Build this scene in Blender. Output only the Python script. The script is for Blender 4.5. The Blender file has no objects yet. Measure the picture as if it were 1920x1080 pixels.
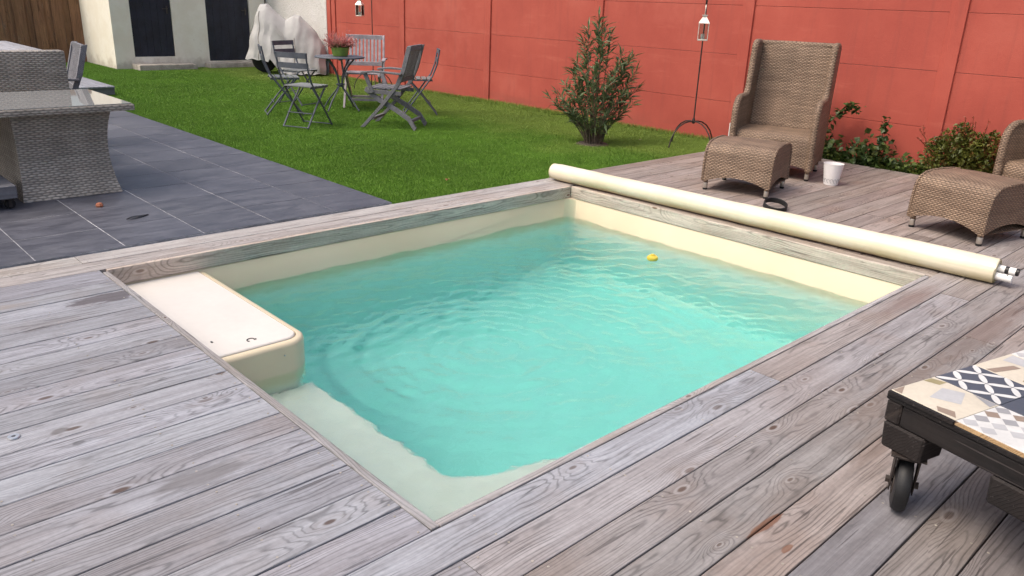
import bpy, bmesh, math, random
import numpy as np
from mathutils import Vector, Matrix
R = math.radians
rng = random.Random(7)
nrg = np.random.default_rng(7)
sc = bpy.context.scene
COL = sc.collection

# ------------------------------------------------------------------ camera, sky, sun, exposure
cam_d = bpy.data.cameras.new('camera'); cam = bpy.data.objects.new('camera', cam_d); COL.objects.link(cam)
cam_d.sensor_width = 36.0; cam_d.lens = 1484.209 / 1920 * 36.0
cam_d.clip_start = 0.02; cam_d.clip_end = 2000
_r = Vector((0.73073632, -0.6816806, 0.03655119)); _d = Vector((-0.20657729, -0.27184039, -0.93990884)); _f = Vector((0.65065371, 0.67927488, -0.33946338))
cam.matrix_world = Matrix(((_r.x, -_d.x, -_f.x, -1.1405), (_r.y, -_d.y, -_f.y, -1.4767), (_r.z, -_d.z, -_f.z, 1.40), (0, 0, 0, 1)))
sc.camera = cam

SUN_AZ, SUN_EL = 288.0, 57.0          # clockwise from +Y
world = bpy.data.worlds.new('World'); sc.world = world; world.use_nodes = True
wn = world.node_tree
sky = wn.nodes.new('ShaderNodeTexSky'); sky.sky_type = 'NISHITA'; sky.sun_disc = False
sky.sun_elevation = R(SUN_EL); sky.sun_rotation = R(SUN_AZ); sky.dust_density = 7.0; sky.air_density = 1.0; sky.ozone_density = 1.0
wn.links.new(sky.outputs[0], wn.nodes['Background'].inputs[0]); wn.nodes['Background'].inputs[1].default_value = 0.15
sun_d = bpy.data.lights.new('sun', 'SUN'); sun = bpy.data.objects.new('sun', sun_d); COL.objects.link(sun)
sun_d.energy = 0.70; sun_d.angle = R(20); sun_d.color = (1.0, 0.95, 0.87)
sdir = Vector((math.sin(R(SUN_AZ)) * math.cos(R(SUN_EL)), math.cos(R(SUN_AZ)) * math.cos(R(SUN_EL)), math.sin(R(SUN_EL))))
sun.rotation_euler = sdir.to_track_quat('Z', 'Y').to_euler()
sc.view_settings.view_transform = 'Standard'; sc.view_settings.look = 'None'; sc.view_settings.gamma = 1; sc.view_settings.use_curve_mapping = False
sc.view_settings.exposure = 0.58
sc.render.engine = 'CYCLES'
sc.cycles.max_bounces = 14; sc.cycles.diffuse_bounces = 5; sc.cycles.glossy_bounces = 5; sc.cycles.transmission_bounces = 10; sc.cycles.transparent_max_bounces = 16
sc.cycles.use_denoising = True; sc.cycles.denoising_prefilter = 'NONE'
sc.cycles.use_adaptive_sampling = True; sc.cycles.adaptive_threshold = 0.02
sc.cycles.sample_clamp_indirect = 6.0

# ------------------------------------------------------------------ node helpers
class NT:
    def __init__(s, mat):
        s.m = mat; s.t = mat.node_tree; s.t.nodes.clear()
        s.out = s.t.nodes.new('ShaderNodeOutputMaterial')
    def n(s, typ, ins=None, **props):
        nd = s.t.nodes.new(typ)
        for k, v in props.items(): setattr(nd, k, v)
        for k, v in (ins or {}).items(): s.set(nd.inputs[k], v)
        return nd
    def set(s, sock, v):
        if isinstance(v, bpy.types.NodeSocket): s.t.links.new(v, sock)
        elif isinstance(v, bpy.types.Node): s.t.links.new(v.outputs[0], sock)
        else:
            try: sock.default_value = v
            except Exception:
                sock.default_value = (*v, 1.0) if len(v) == 3 else v
    def m2(s, op, a, b=0.0, c=0.0, clamp=False):
        nd = s.t.nodes.new('ShaderNodeMath'); nd.operation = op; nd.use_clamp = clamp
        s.set(nd.inputs[0], a); s.set(nd.inputs[1], b); s.set(nd.inputs[2], c)
        return nd.outputs[0]
    def sm(s, x, lo, hi):
        nd = s.t.nodes.new('ShaderNodeMapRange'); nd.interpolation_type = 'SMOOTHSTEP'
        s.set(nd.inputs[0], x); s.set(nd.inputs[1], lo); s.set(nd.inputs[2], hi); nd.inputs[3].default_value = 0; nd.inputs[4].default_value = 1
        return nd.outputs[0]
    def mp(s, x, lo, hi, a, b):
        nd = s.t.nodes.new('ShaderNodeMapRange'); s.set(nd.inputs[0], x)
        for i, v in enumerate((lo, hi, a, b)): s.set(nd.inputs[i + 1], v)
        return nd.outputs[0]
    def mix(s, f, a, b, mode='MIX'):
        nd = s.t.nodes.new('ShaderNodeMix'); nd.data_type = 'RGBA'; nd.blend_type = mode
        s.set(nd.inputs[0], f)
        for k, v in ((6, a), (7, b)):
            s.set(nd.inputs[k], (*v, 1.0) if isinstance(v, tuple) and len(v) == 3 else v)
        return nd.outputs[2]
    def noise(s, vec, scale=5.0, detail=3.0, rough=0.55, dist=0.0, dim='3D'):
        nd = s.t.nodes.new('ShaderNodeTexNoise'); nd.noise_dimensions = dim
        s.set(nd.inputs['Vector'], vec); nd.inputs['Scale'].default_value = scale; nd.inputs['Detail'].default_value = detail
        nd.inputs['Roughness'].default_value = rough; nd.inputs['Distortion'].default_value = dist
        return nd.outputs[0]
    def vmul(s, v, xyz):
        nd = s.t.nodes.new('ShaderNodeVectorMath'); nd.operation = 'MULTIPLY'; s.set(nd.inputs[0], v); nd.inputs[1].default_value = xyz
        return nd.outputs[0]
    def xyz(s, x, y, z=0.0):
        nd = s.t.nodes.new('ShaderNodeCombineXYZ'); s.set(nd.inputs[0], x); s.set(nd.inputs[1], y); s.set(nd.inputs[2], z); return nd.outputs[0]
    def sep(s, v):
        nd = s.t.nodes.new('ShaderNodeSeparateXYZ'); s.set(nd.inputs[0], v); return nd.outputs
    def bump(s, h, strength=0.3, dist=0.01):
        nd = s.t.nodes.new('ShaderNodeBump'); s.set(nd.inputs['Height'], h); nd.inputs['Strength'].default_value = strength; nd.inputs['Distance'].default_value = dist
        return nd.outputs[0]
    def bsdf(s, col, rough=0.6, normal=None, spec=0.5, metal=0.0, **kw):
        b = s.t.nodes.new('ShaderNodeBsdfPrincipled')
        s.set(b.inputs['Base Color'], (*col, 1.0) if isinstance(col, tuple) and len(col) == 3 else col)
        s.set(b.inputs['Roughness'], rough); b.inputs['Specular IOR Level'].default_value = spec; b.inputs['Metallic'].default_value = metal
        if normal is not None: s.set(b.inputs['Normal'], normal)
        for k, v in kw.items(): s.set(b.inputs[k.replace('_', ' ')], v)
        s.t.links.new(b.outputs[0], s.out.inputs[0])
        return b
M = {}
def mat(name):
    m = bpy.data.materials.new(name); m.use_nodes = True; M[name] = m
    return NT(m)
def objco(t): return t.n('ShaderNodeTexCoord').outputs['Object']
def uvco(t): return t.n('ShaderNodeTexCoord').outputs['UV']
def wpos(t): return t.n('ShaderNodeNewGeometry').outputs['Position']

# ------------------------------------------------------------------ materials
def simple(name, col, rough=0.6, nscale=8.0, var=0.12, bump=0.15, bdist=0.004, spec=0.4, metal=0.0, world=False, **kw):
    t = mat(name); co = wpos(t) if world else objco(t)
    n1 = t.noise(co, nscale, 4); n2 = t.noise(co, nscale * 9, 3)
    f = t.mp(n1, 0.3, 0.7, 1 - var, 1 + var); f2 = t.mp(n2, 0.3, 0.7, 1 - var * 0.5, 1 + var * 0.5)
    c = t.mix(1.0, (*col, 1.0), t.xyz(t.m2('MULTIPLY', f, f2), t.m2('MULTIPLY', f, f2), t.m2('MULTIPLY', f, f2)), 'MULTIPLY')
    t.bsdf(c, rough, t.bump(n2, bump, bdist), spec, metal, **kw)
    return M[name]

def wood_mat(name, base, light, dark, brown, brown_amt, ring=0.011, stains=False):
    """weathered softwood: growth rings cut lengthwise, bent round knots, fine fibres, stains"""
    t = mat(name)
    co = objco(t); oi = t.n('ShaderNodeObjectInfo'); rnd = oi.outputs['Random']
    x, y, z = t.sep(co)
    off = t.m2('MULTIPLY', rnd, 53.0)
    px = t.m2('ADD', x, off); py = t.m2('ADD', y, t.m2('MULTIPLY', rnd, 17.3))
    pz = t.m2('ADD', z, t.m2('MULTIPLY', rnd, 9.1))
    P = t.xyz(px, py, pz)
    # knots
    vz = t.n('ShaderNodeTexVoronoi', voronoi_dimensions='2D', feature='F1')
    t.set(vz.inputs['Vector'], t.xyz(t.m2('MULTIPLY', px, 1.9), t.m2('MULTIPLY', t.m2('ADD', py, pz), 6.5))); vz.inputs['Scale'].default_value = 1.0
    kx, ky, _ = t.sep(vz.outputs['Position'])
    dx = t.m2('SUBTRACT', px, t.m2('DIVIDE', kx, 1.9)); dy = t.m2('SUBTRACT', t.m2('ADD', py, pz), t.m2('DIVIDE', ky, 6.5))
    kr = t.sep(vz.outputs['Color'])
    on = t.sm(kr[0], 0.45, 0.5)
    rad = t.mp(kr[1], 0, 1, 0.009, 0.024)
    dxs = t.m2('MULTIPLY', dx, 0.42)
    d = t.m2('SQRT', t.m2('ADD', t.m2('MULTIPLY', dxs, dxs), t.m2('MULTIPLY', dy, dy)))
    q = t.m2('DIVIDE', d, rad)
    bend = t.m2('MULTIPLY', t.m2('MULTIPLY', t.m2('EXPONENT', t.m2('MULTIPLY', t.m2('POWER', t.m2('DIVIDE', q, 2.6), 2.0), -1.0)), on), 0.05)
    core = t.m2('MULTIPLY', t.m2('SUBTRACT', 1.0, t.sm(q, 0.30, 0.55)), on); rim = t.m2('MULTIPLY', t.m2('MULTIPLY', t.sm(q, 0.45, 0.62), t.m2('SUBTRACT', 1.0, t.sm(q, 0.75, 1.0))), on)
    halo = t.m2('MULTIPLY', t.m2('SUBTRACT', 1.0, t.sm(q, 0.6, 2.2)), on)
    # rings
    lown = t.noise(t.xyz(t.m2('MULTIPLY', px, 1.3), t.m2('MULTIPLY', py, 5.0), t.m2('MULTIPLY', pz, 5.0)), 1.0, 2.0)
    lown2 = t.noise(t.xyz(t.m2('MULTIPLY', px, 4.0), t.m2('MULTIPLY', py, 16.0), pz), 1.0, 2.0)
    yc = t.m2('ADD', t.m2('ADD', y, z), t.m2('ADD', t.m2('MULTIPLY', t.m2('SUBTRACT', rnd, 0.5), 0.13), t.m2('MULTIPLY', t.m2('SUBTRACT', lown, 0.5), 0.09)))
    hh = t.m2('ADD', t.m2('MULTIPLY', t.m2('SUBTRACT', lown2, 0.5), 0.035), t.m2('ADD', t.m2('MULTIPLY', x, 0.028), t.m2('MULTIPLY', t.m2('FRACT', t.m2('MULTIPLY', rnd, 7.7)), 0.06)))
    r = t.m2('SQRT', t.m2('ADD', t.m2('MULTIPLY', yc, yc), t.m2('MULTIPLY', hh, hh)))
    r = t.m2('ADD', r, bend)
    ph = t.m2('MULTIPLY', t.m2('ADD', r, t.m2('MULTIPLY', t.noise(t.xyz(t.m2('MULTIPLY', px, 0.7), t.m2('MULTIPLY', py, 30.0), 0.0), 1.0, 2.0), 0.022)), 2 * math.pi / ring)
    sn = t.m2('ADD', t.m2('MULTIPLY', t.m2('SINE', ph), 0.5), 0.5)
    late = t.m2('POWER', sn, 5.0)
    # fibres and checks
    fib = t.noise(t.xyz(t.m2('MULTIPLY', px, 5.0), t.m2('MULTIPLY', py, 210.0), t.m2('MULTIPLY', pz, 210.0)), 1.0, 4.0, 0.65)
    mid = t.noise(t.xyz(t.m2('MULTIPLY', px, 1.6), t.m2('MULTIPLY', py, 28.0), t.m2('MULTIPLY', pz, 28.0)), 1.0, 4.0, 0.6)
    chk = t.noise(t.xyz(t.m2('MULTIPLY', px, 2.2), t.m2('MULTIPLY', py, 75.0), t.m2('MULTIPLY', pz, 75.0)), 1.0, 2.0, 0.5)
    crack = t.sm(chk, 0.655, 0.70)
    blot = t.noise(P, 2.6, 4.0, 0.6)
    wp = wpos(t); wbl = t.noise(wp, 0.9, 3.0, 0.6); fine = t.noise(wp, 55.0, 3.0, 0.6)
    c = t.mix(t.sm(mid, 0.32, 0.68), dark, light)
    c = t.mix(0.45, c, (*base, 1.0))
    c = t.mix(t.m2('MULTIPLY', t.sm(blot, 0.48, 0.72), 0.40), c, brown)
    c = t.mix(t.m2('MULTIPLY', t.sm(t.m2('ADD', wbl, t.mp(rnd, 0, 1, -0.12, 0.12)), 0.48, 0.68), brown_amt), c, brown)
    lg = t.mp(t.m2('MULTIPLY', late, t.m2('MULTIPLY', t.mp(lown2, 0.3, 0.7, 0.35, 1.0), t.sm(t.m2('ADD', blot, t.mp(rnd, 0, 1, -0.1, 0.1)), 0.26, 0.52))), 0, 1, 1.04, 0.48)
    fg = t.mp(fib, 0.3, 0.7, 0.84, 1.1)
    bg = t.mp(t.m2('FRACT', t.m2('MULTIPLY', rnd, 31.7)), 0, 1, 0.84, 1.13)
    fn = t.mp(fine, 0.3, 0.7, 0.92, 1.08)
    g = t.m2('MULTIPLY', t.m2('MULTIPLY', t.m2('MULTIPLY', lg, fg), bg), fn)
    c = t.mix(1.0, c, t.xyz(g, g, g), 'MULTIPLY')
    c = t.mix(t.m2('MULTIPLY', crack, 0.62), c, (0.06, 0.05, 0.048))
    c = t.mix(t.m2('MULTIPLY', halo, 0.30), c, (0.20, 0.155, 0.125))
    c = t.mix(t.m2('MULTIPLY', rim, 0.45), c, (*light, 1.0))
    c = t.mix(t.m2('MULTIPLY', core, t.mp(kr[2], 0, 1, 0.35, 0.95)), c, (0.10, 0.062, 0.045))
    rough = 0.72
    if stains:
        wx, wy, wz = t.sep(wp)
        sn1 = t.noise(t.xyz(t.m2('MULTIPLY', wx, 3.0), t.m2('MULTIPLY', wy, 14.0), 0.0), 2.0, 4.0, 0.6)
        for (cx, cy, ax, ay, col, amt, sharp) in stains:
            e = t.m2('SQRT', t.m2('ADD', t.m2('POWER', t.m2('ABSOLUTE', t.m2('DIVIDE', t.m2('SUBTRACT', wx, cx), ax)), 2.0), t.m2('POWER', t.m2('ABSOLUTE', t.m2('DIVIDE', t.m2('SUBTRACT', wy, cy), ay)), 2.0)))
            e = t.m2('ADD', e, t.mp(sn1, 0.3, 0.7, -0.35, 0.35))
            k = t.m2('MULTIPLY', t.m2('SUBTRACT', 1.0, t.sm(e, 1.0 - sharp, 1.0 + sharp)), amt)
            c = t.mix(k, c, t.mix(0.85, c, (*col, 1.0)))
    c = t.mix(1.0, c, oi.outputs['Color'], 'MULTIPLY')
    hgt = t.m2('SUBTRACT', t.m2('ADD', t.m2('MULTIPLY', late, 0.5), t.m2('MULTIPLY', fib, 0.6)), t.m2('MULTIPLY', crack, 1.2))
    t.bsdf(c, rough, t.bump(hgt, 0.45, 0.0022), 0.3)
    return M[name]

STAINS = [(-0.10, 2.41, 0.17, 0.055, (0.085, 0.065, 0.062), 0.9, 0.10), (-0.37, 0.66, 0.13, 0.05, (0.16, 0.14, 0.125), 0.75, 0.35),
          (0.76, -0.603, 0.085, 0.016, (0.20, 0.085, 0.040), 0.9, 0.12), (3.1, -0.09, 0.30, 0.045, (0.20, 0.13, 0.11), 0.6, 0.5),
          (2.9, -0.50, 0.6, 0.06, (0.19, 0.135, 0.11), 0.6, 0.5), (1.95, -0.50, 0.35, 0.07, (0.22, 0.17, 0.14), 0.6, 0.4),
          (1.62, -0.62, 0.30, 0.06, (0.22, 0.175, 0.145), 0.6, 0.4), (-0.60, 2.55, 0.22, 0.03, (0.33, 0.25, 0.19), 0.5, 0.4),
          (-0.62, 1.22, 0.035, 0.018, (0.13, 0.11, 0.095), 0.8, 0.2), (-0.60, 1.10, 0.022, 0.012, (0.10, 0.09, 0.085), 0.8, 0.2),
          (0.70, -0.70, 0.022, 0.009, (0.22, 0.10, 0.05), 0.8, 0.2)]
wood_mat('deck_wood', (0.345, 0.325, 0.31), (0.44, 0.42, 0.405), (0.235, 0.215, 0.205), (0.28, 0.22, 0.18), 0.32, stains=STAINS)
wood_mat('coping_wood', (0.36, 0.345, 0.34), (0.46, 0.44, 0.43), (0.22, 0.21, 0.20), (0.30, 0.25, 0.21), 0.35)
wood_mat('fence_wood', (0.25, 0.125, 0.07), (0.33, 0.175, 0.10), (0.16, 0.075, 0.042), (0.30, 0.17, 0.09), 0.4, ring=0.016)
wood_mat('grey_stained_wood', (0.17, 0.17, 0.185), (0.21, 0.21, 0.225), (0.12, 0.12, 0.13), (0.16, 0.15, 0.15), 0.1, ring=0.02)
wood_mat('black_stained_wood', (0.012, 0.011, 0.012), (0.019, 0.018, 0.018), (0.007, 0.007, 0.008), (0.030, 0.020, 0.016), 0.4, ring=0.012)
wood_mat('bare_wood', (0.42, 0.28, 0.14), (0.5, 0.35, 0.2), (0.33, 0.2, 0.09), (0.4, 0.25, 0.12), 0.2, ring=0.008)

# slate-look terrace tile
t = mat('slate_tile'); co = wpos(t); oi = t.n('ShaderNodeObjectInfo'); rnd = oi.outputs['Random']
oc = t.n('ShaderNodeVectorMath', operation='ADD'); t.set(oc.inputs[0], co); t.set(oc.inputs[1], t.xyz(t.m2('MULTIPLY', rnd, 40.0), 0.0, 0.0))
xx, yy, zz = t.sep(oc)
n1 = t.noise(t.xyz(t.m2('MULTIPLY', xx, 2.2), t.m2('MULTIPLY', yy, 7.0), 0.0), 1.6, 5, 0.62, 0.6); n2 = t.noise(co, 38, 4, 0.6); n3 = t.noise(co, 1.1, 3)
c = t.mix(t.sm(n1, 0.3, 0.72), (0.050, 0.052, 0.066), (0.095, 0.098, 0.118))
c = t.mix(t.m2('MULTIPLY', t.sm(n3, 0.5, 0.7), 0.35), c, (0.15, 0.15, 0.16))
g = t.m2('MULTIPLY', t.mp(n2, 0.3, 0.7, 0.88, 1.12), t.mp(rnd, 0, 1, 0.9, 1.1)); c = t.mix(1.0, c, t.xyz(g, g, g), 'MULTIPLY')
t.bsdf(c, t.mp(n1, 0.3, 0.7, 0.42, 0.60), t.bump(t.m2('ADD', n1, t.m2('MULTIPLY', n2, 0.3)), 0.25, 0.004), 0.45)
simple('grout', (0.40, 0.40, 0.41), 0.9, 3, 0.5)
simple('earth', (0.075, 0.06, 0.045), 0.95, 3, 0.3, 0.5, 0.02, world=True)
simple('deck_void', (0.035, 0.030, 0.027), 0.95, 6, 0.3)

# lawn base and blades
t = mat('lawn_ground'); co = wpos(t); n1 = t.noise(co, 1.2, 4); n2 = t.noise(co, 60, 3)
c = t.mix(t.sm(n1, 0.35, 0.65), (0.055, 0.135, 0.011), (0.075, 0.165, 0.017)); c = t.mix(t.sm(n2, 0.4, 0.7), c, (0.06, 0.12, 0.018))
t.bsdf(c, 0.9, t.bump(n2, 0.6, 0.01), 0.2)
t = mat('grass_blade'); co = wpos(t); X, Y, Z = t.sep(co)
n1 = t.noise(co, 0.75, 4, 0.6); n2 = t.noise(co, 180, 2); n3 = t.noise(t.xyz(t.m2('MULTIPLY', X, 1.0), t.m2('MULTIPLY', Y, 1.0), 0.0), 5.0, 3)
c = t.mix(t.sm(n2, 0.3, 0.7), (0.085, 0.195, 0.016), (0.155, 0.285, 0.034))
wall_tint = t.sm(t.m2('ADD', X, t.mp(n1, 0.3, 0.7, -0.7, 0.7)), 4.9, 6.0)                # paler, yellower turf towards the wall
c = t.mix(t.m2('MULTIPLY', wall_tint, 0.6), c, t.mix(t.sm(n2, 0.3, 0.7), (0.18, 0.24, 0.04), (0.27, 0.32, 0.08)))
g = t.m2('MULTIPLY', t.mp(n1, 0.3, 0.7, 0.82, 1.18), t.mp(n3, 0.3, 0.7, 0.9, 1.1)); c = t.mix(1.0, c, t.xyz(g, g, g), 'MULTIPLY')
t.bsdf(c, 0.55, None, 0.3)

# walls
t = mat('red_wall_paint'); co = wpos(t); oi = t.n('ShaderNodeObjectInfo')
n1 = t.noise(co, 1.1, 5, 0.6); n2 = t.noise(co, 26, 5, 0.65); n3 = t.noise(t.vmul(co, (1, 0.35, 2.2)), 3.0, 5, 0.65); n4 = t.noise(co, 130, 2)
X, Y, Z = t.sep(co)
c = t.mix(t.sm(n1, 0.3, 0.7), (0.355, 0.067, 0.047), (0.425, 0.088, 0.060))
c = t.mix(t.m2('MULTIPLY', t.sm(n3, 0.56, 0.74), 0.4), c, (0.49, 0.130, 0.090))
c = t.mix(t.m2('MULTIPLY', t.sm(n2, 0.62, 0.75), 0.25), c, (0.28, 0.058, 0.042))
st = t.noise(t.vmul(co, (1, 9.0, 0.55)), 1.6, 4, 0.6); c = t.mix(t.m2('MULTIPLY', t.sm(st, 0.52, 0.72), 0.30), c, (0.26, 0.062, 0.048))
fd = t.noise(co, 0.55, 5, 0.65); c = t.mix(t.m2('MULTIPLY', t.sm(fd, 0.50, 0.68), 0.35), c, (0.47, 0.135, 0.10))
g = t.m2('MULTIPLY', t.mp(oi.outputs['Random'], 0, 1, 0.988, 1.012), t.mp(n4, 0.3, 0.7, 0.97, 1.03)); c = t.mix(1.0, c, t.xyz(g, g, g), 'MULTIPLY')
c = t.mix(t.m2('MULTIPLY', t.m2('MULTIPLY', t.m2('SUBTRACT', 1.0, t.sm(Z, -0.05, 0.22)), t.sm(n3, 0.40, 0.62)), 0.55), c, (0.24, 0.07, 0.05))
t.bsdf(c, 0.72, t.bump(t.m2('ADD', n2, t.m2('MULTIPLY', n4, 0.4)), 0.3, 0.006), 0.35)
t = mat('white_stucco'); co = wpos(t); n1 = t.noise(co, 34, 4, 0.7); n2 = t.noise(co, 2.0, 4)
c = t.mix(t.sm(n2, 0.35, 0.7), (0.80, 0.78, 0.74), (0.85, 0.83, 0.80)); c = t.mix(t.m2('MULTIPLY', t.sm(n1, 0.52, 0.72), 0.35), c, (0.45, 0.41, 0.36))
t.bsdf(c, 0.9, t.bump(n1, 1.0, 0.05), 0.2)
t = mat('cream_plaster'); co = wpos(t); n1 = t.noise(co, 3.2, 6, 0.68); n2 = t.noise(co, 45, 3); X, Y, Z = t.sep(co)
c = t.mix(t.sm(n1, 0.35, 0.7), (0.76, 0.71, 0.60), (0.82, 0.785, 0.69))
c = t.mix(t.m2('MULTIPLY', t.sm(n1, 0.60, 0.70), 0.35), c, (0.50, 0.42, 0.31))
c = t.mix(t.m2('MULTIPLY', t.m2('SUBTRACT', 1.0, t.sm(t.m2('ADD', Z, t.mp(n1, 0.3, 0.7, -0.12, 0.12)), -0.05, 0.16)), 0.55), c, (0.36, 0.31, 0.25))
t.bsdf(c, 0.9, t.bump(t.m2('ADD', n1, n2), 0.4, 0.008), 0.2)
simple('navy_door_paint', (0.014, 0.017, 0.030), 0.55, 5, 0.35, 0.2)
simple('concrete', (0.34, 0.31, 0.27), 0.9, 9, 0.3, 0.4, 0.008)
simple('roof_sheet', (0.25, 0.24, 0.23), 0.8, 6, 0.2)
simple('dark_pipe', (0.06, 0.05, 0.045), 0.5, 6, 0.2)

# wicker weave from metre-scaled UVs
def wicker(name, ca, cb, dk, row=0.0105, per=0.030):
    t = mat(name); u, v, _ = t.sep(uvco(t)); co = objco(t)
    wob = t.noise(co, 14, 2); v = t.m2('ADD', v, t.mp(wob, 0.3, 0.7, -0.002, 0.002))
    rv = t.m2('DIVIDE', v, row); row_i = t.m2('FLOOR', rv); fr = t.m2('FRACT', rv)
    bulge = t.m2('SINE', t.m2('MULTIPLY', fr, math.pi))
    over = t.m2('SINE', t.m2('ADD', t.m2('MULTIPLY', u, 2 * math.pi / per), t.m2('MULTIPLY', row_i, math.pi)))
    h = t.m2('MULTIPLY', t.m2('POWER', bulge, 0.6), t.mp(over, -1, 1, 0.30, 1.0))
    rib = t.m2('SINE', t.m2('MULTIPLY', u, 2 * math.pi / (per * 4)))
    wn_ = t.n('ShaderNodeTexWhiteNoise', noise_dimensions='2D'); t.set(wn_.inputs['Vector'], t.xyz(row_i, t.m2('FLOOR', t.m2('DIVIDE', u, 0.35)), 0.0))
    big = t.noise(co, 5.0, 4)
    c = t.mix(t.mp(wn_.outputs[0], 0, 1, 0.1, 0.9), ca, cb)
    c = t.mix(t.m2('MULTIPLY', t.m2('SUBTRACT', 1.0, t.sm(h, 0.12, 0.60)), 0.9), c, dk)
    g = t.m2('MULTIPLY', t.mp(big, 0.3, 0.7, 0.84, 1.14), t.mp(rib, -1, 1, 0.95, 1.05)); c = t.mix(1.0, c, t.xyz(g, g, g), 'MULTIPLY')
    t.bsdf(c, 0.5, t.bump(h, 0.9, 0.006), 0.4)
wicker('brown_wicker', (0.195, 0.127, 0.082), (0.325, 0.225, 0.152), (0.058, 0.036, 0.024), 0.0125, 0.036)
wicker('grey_wicker', (0.32, 0.28, 0.23), (0.47, 0.42, 0.355), (0.135, 0.118, 0.098), 0.016, 0.055)
simple('glass_table_top', (0.27, 0.27, 0.26), 0.03, 1.2, 0.06, 0.0, spec=0.6)
simple('brushed_metal', (0.62, 0.58, 0.52), 0.35, 20, 0.15, metal=0.85)
simple('black_rubber', (0.012, 0.012, 0.013), 0.55, 20, 0.3)
simple('grey_metal_paint', (0.085, 0.095, 0.115), 0.45, 12, 0.2)
simple('grey_green_slat_paint', (0.16, 0.17, 0.165), 0.5, 12, 0.2)
simple('light_grey_wood_paint', (0.30, 0.275, 0.29), 0.6, 14, 0.25)
simple('rusty_black_iron', (0.035, 0.026, 0.022), 0.6, 25, 0.4)
simple('galvanised_lantern', (0.70, 0.66, 0.58), 0.42, 18, 0.25, metal=0.55)
simple('candle_wax', (0.82, 0.79, 0.70), 0.5, 10, 0.05)
t = mat('lantern_glass'); gl = t.n('ShaderNodeBsdfGlossy', {'Roughness': 0.03}); tr = t.n('ShaderNodeBsdfTransparent', {'Color': (0.93, 0.95, 0.94, 1)})
fr = t.n('ShaderNodeFresnel', {'IOR': 1.45}); mx = t.n('ShaderNodeMixShader'); t.set(mx.inputs[0], fr); t.set(mx.inputs[1], tr); t.set(mx.inputs[2], gl); t.set(t.out.inputs[0], mx.outputs[0])
t = mat('grey_cover_fabric'); co = objco(t); n1 = t.noise(co, 3.0, 4); n2 = t.noise(co, 70, 3)
c = t.mix(t.sm(n1, 0.3, 0.7), (0.34, 0.335, 0.325), (0.45, 0.445, 0.43)); t.bsdf(c, 0.6, t.bump(t.m2('ADD', n1, t.m2('MULTIPLY', n2, 0.1)), 0.35, 0.03), 0.35)
t = mat('cream_vinyl'); co = objco(t); n1 = t.noise(co, 2.5, 5, 0.6); n2 = t.noise(t.vmul(co, (60, 1.2, 60)), 1.0, 3)
X, Y, Z = t.sep(co)
c = t.mix(t.sm(n1, 0.3, 0.7), (0.67, 0.60, 0.43), (0.74, 0.68, 0.53)); c = t.mix(t.m2('MULTIPLY', t.sm(n2, 0.55, 0.7), 0.2), c, (0.60, 0.52, 0.32))
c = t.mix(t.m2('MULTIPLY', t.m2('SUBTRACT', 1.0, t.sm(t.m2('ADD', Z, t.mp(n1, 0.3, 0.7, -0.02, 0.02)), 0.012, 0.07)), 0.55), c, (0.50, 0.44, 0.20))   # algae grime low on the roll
t.bsdf(c, 0.36, t.bump(t.m2('ADD', n1, n2), 0.2, 0.012), 0.5)
simple('white_plastic', (0.80, 0.79, 0.76), 0.35, 6, 0.05, 0.05)
simple('black_plastic', (0.015, 0.015, 0.016), 0.4, 10, 0.2)
simple('white_pot_glaze', (0.82, 0.80, 0.79), 0.3, 10, 0.04, 0.05)
simple('grey_print', (0.35, 0.35, 0.36), 0.4, 10, 0.1)
t = mat('pool_liner'); co = wpos(t); n1 = t.noise(co, 1.4, 4); n2 = t.noise(co, 30, 3); X, Y, Z = t.sep(co)
c = t.mix(t.sm(n1, 0.3, 0.7), (0.64, 0.540, 0.375), (0.68, 0.585, 0.42))
c = t.mix(t.m2('MULTIPLY', t.m2('SUBTRACT', 1.0, t.sm(t.m2('ABSOLUTE', t.m2('ADD', Z, 0.262)), 0.0, 0.016)), 0.25), c, (0.60, 0.55, 0.38))   # scum line
n5 = t.noise(co, 9.0, 4, 0.6); sub = t.mix(t.sm(n5, 0.35, 0.65), (0.73, 0.745, 0.705), (0.785, 0.80, 0.765))  # mottle in the submerged liner colour stands in for caustics on the floor
c = t.mix(t.sm(Z, -0.50, -0.30), sub, c)
t.bsdf(c, 0.35, t.bump(n1, 0.08, 0.02), 0.45)
simple('skimmer_lid', (0.62, 0.585, 0.535), 0.4, 3, 0.04, 0.05)
simple('yellow_float', (0.62, 0.47, 0.06), 0.4, 20, 0.2)
simple('steel', (0.6, 0.6, 0.6), 0.35, 30, 0.2, metal=0.8)
simple('rust_leaf', (0.30, 0.12, 0.05), 0.7, 30, 0.3)
simple('pale_leaf', (0.42, 0.36, 0.24), 0.7, 30, 0.3)
simple('terracotta', (0.36, 0.13, 0.07), 0.8, 30, 0.2)
simple('wet_leaf', (0.03, 0.03, 0.034), 0.5, 30, 0.2)
simple('green_pot', (0.16, 0.26, 0.05), 0.5, 12, 0.25)
# cement tile colours
for nm, col in (('tile_cream', (0.58, 0.52, 0.41)), ('tile_white', (0.62, 0.61, 0.58)), ('tile_slate', (0.065, 0.07, 0.085)), ('tile_brown', (0.27, 0.20, 0.145)),
                ('tile_light_grey', (0.30, 0.295, 0.295)), ('tile_dark_grey', (0.10, 0.096, 0.10)), ('tile_ochre', (0.30, 0.25, 0.12)), ('tile_pale_grey', (0.44, 0.435, 0.43))):
    simple(nm, col, 0.28, 7, 0.10, 0.06, spec=0.5, world=True)

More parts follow.
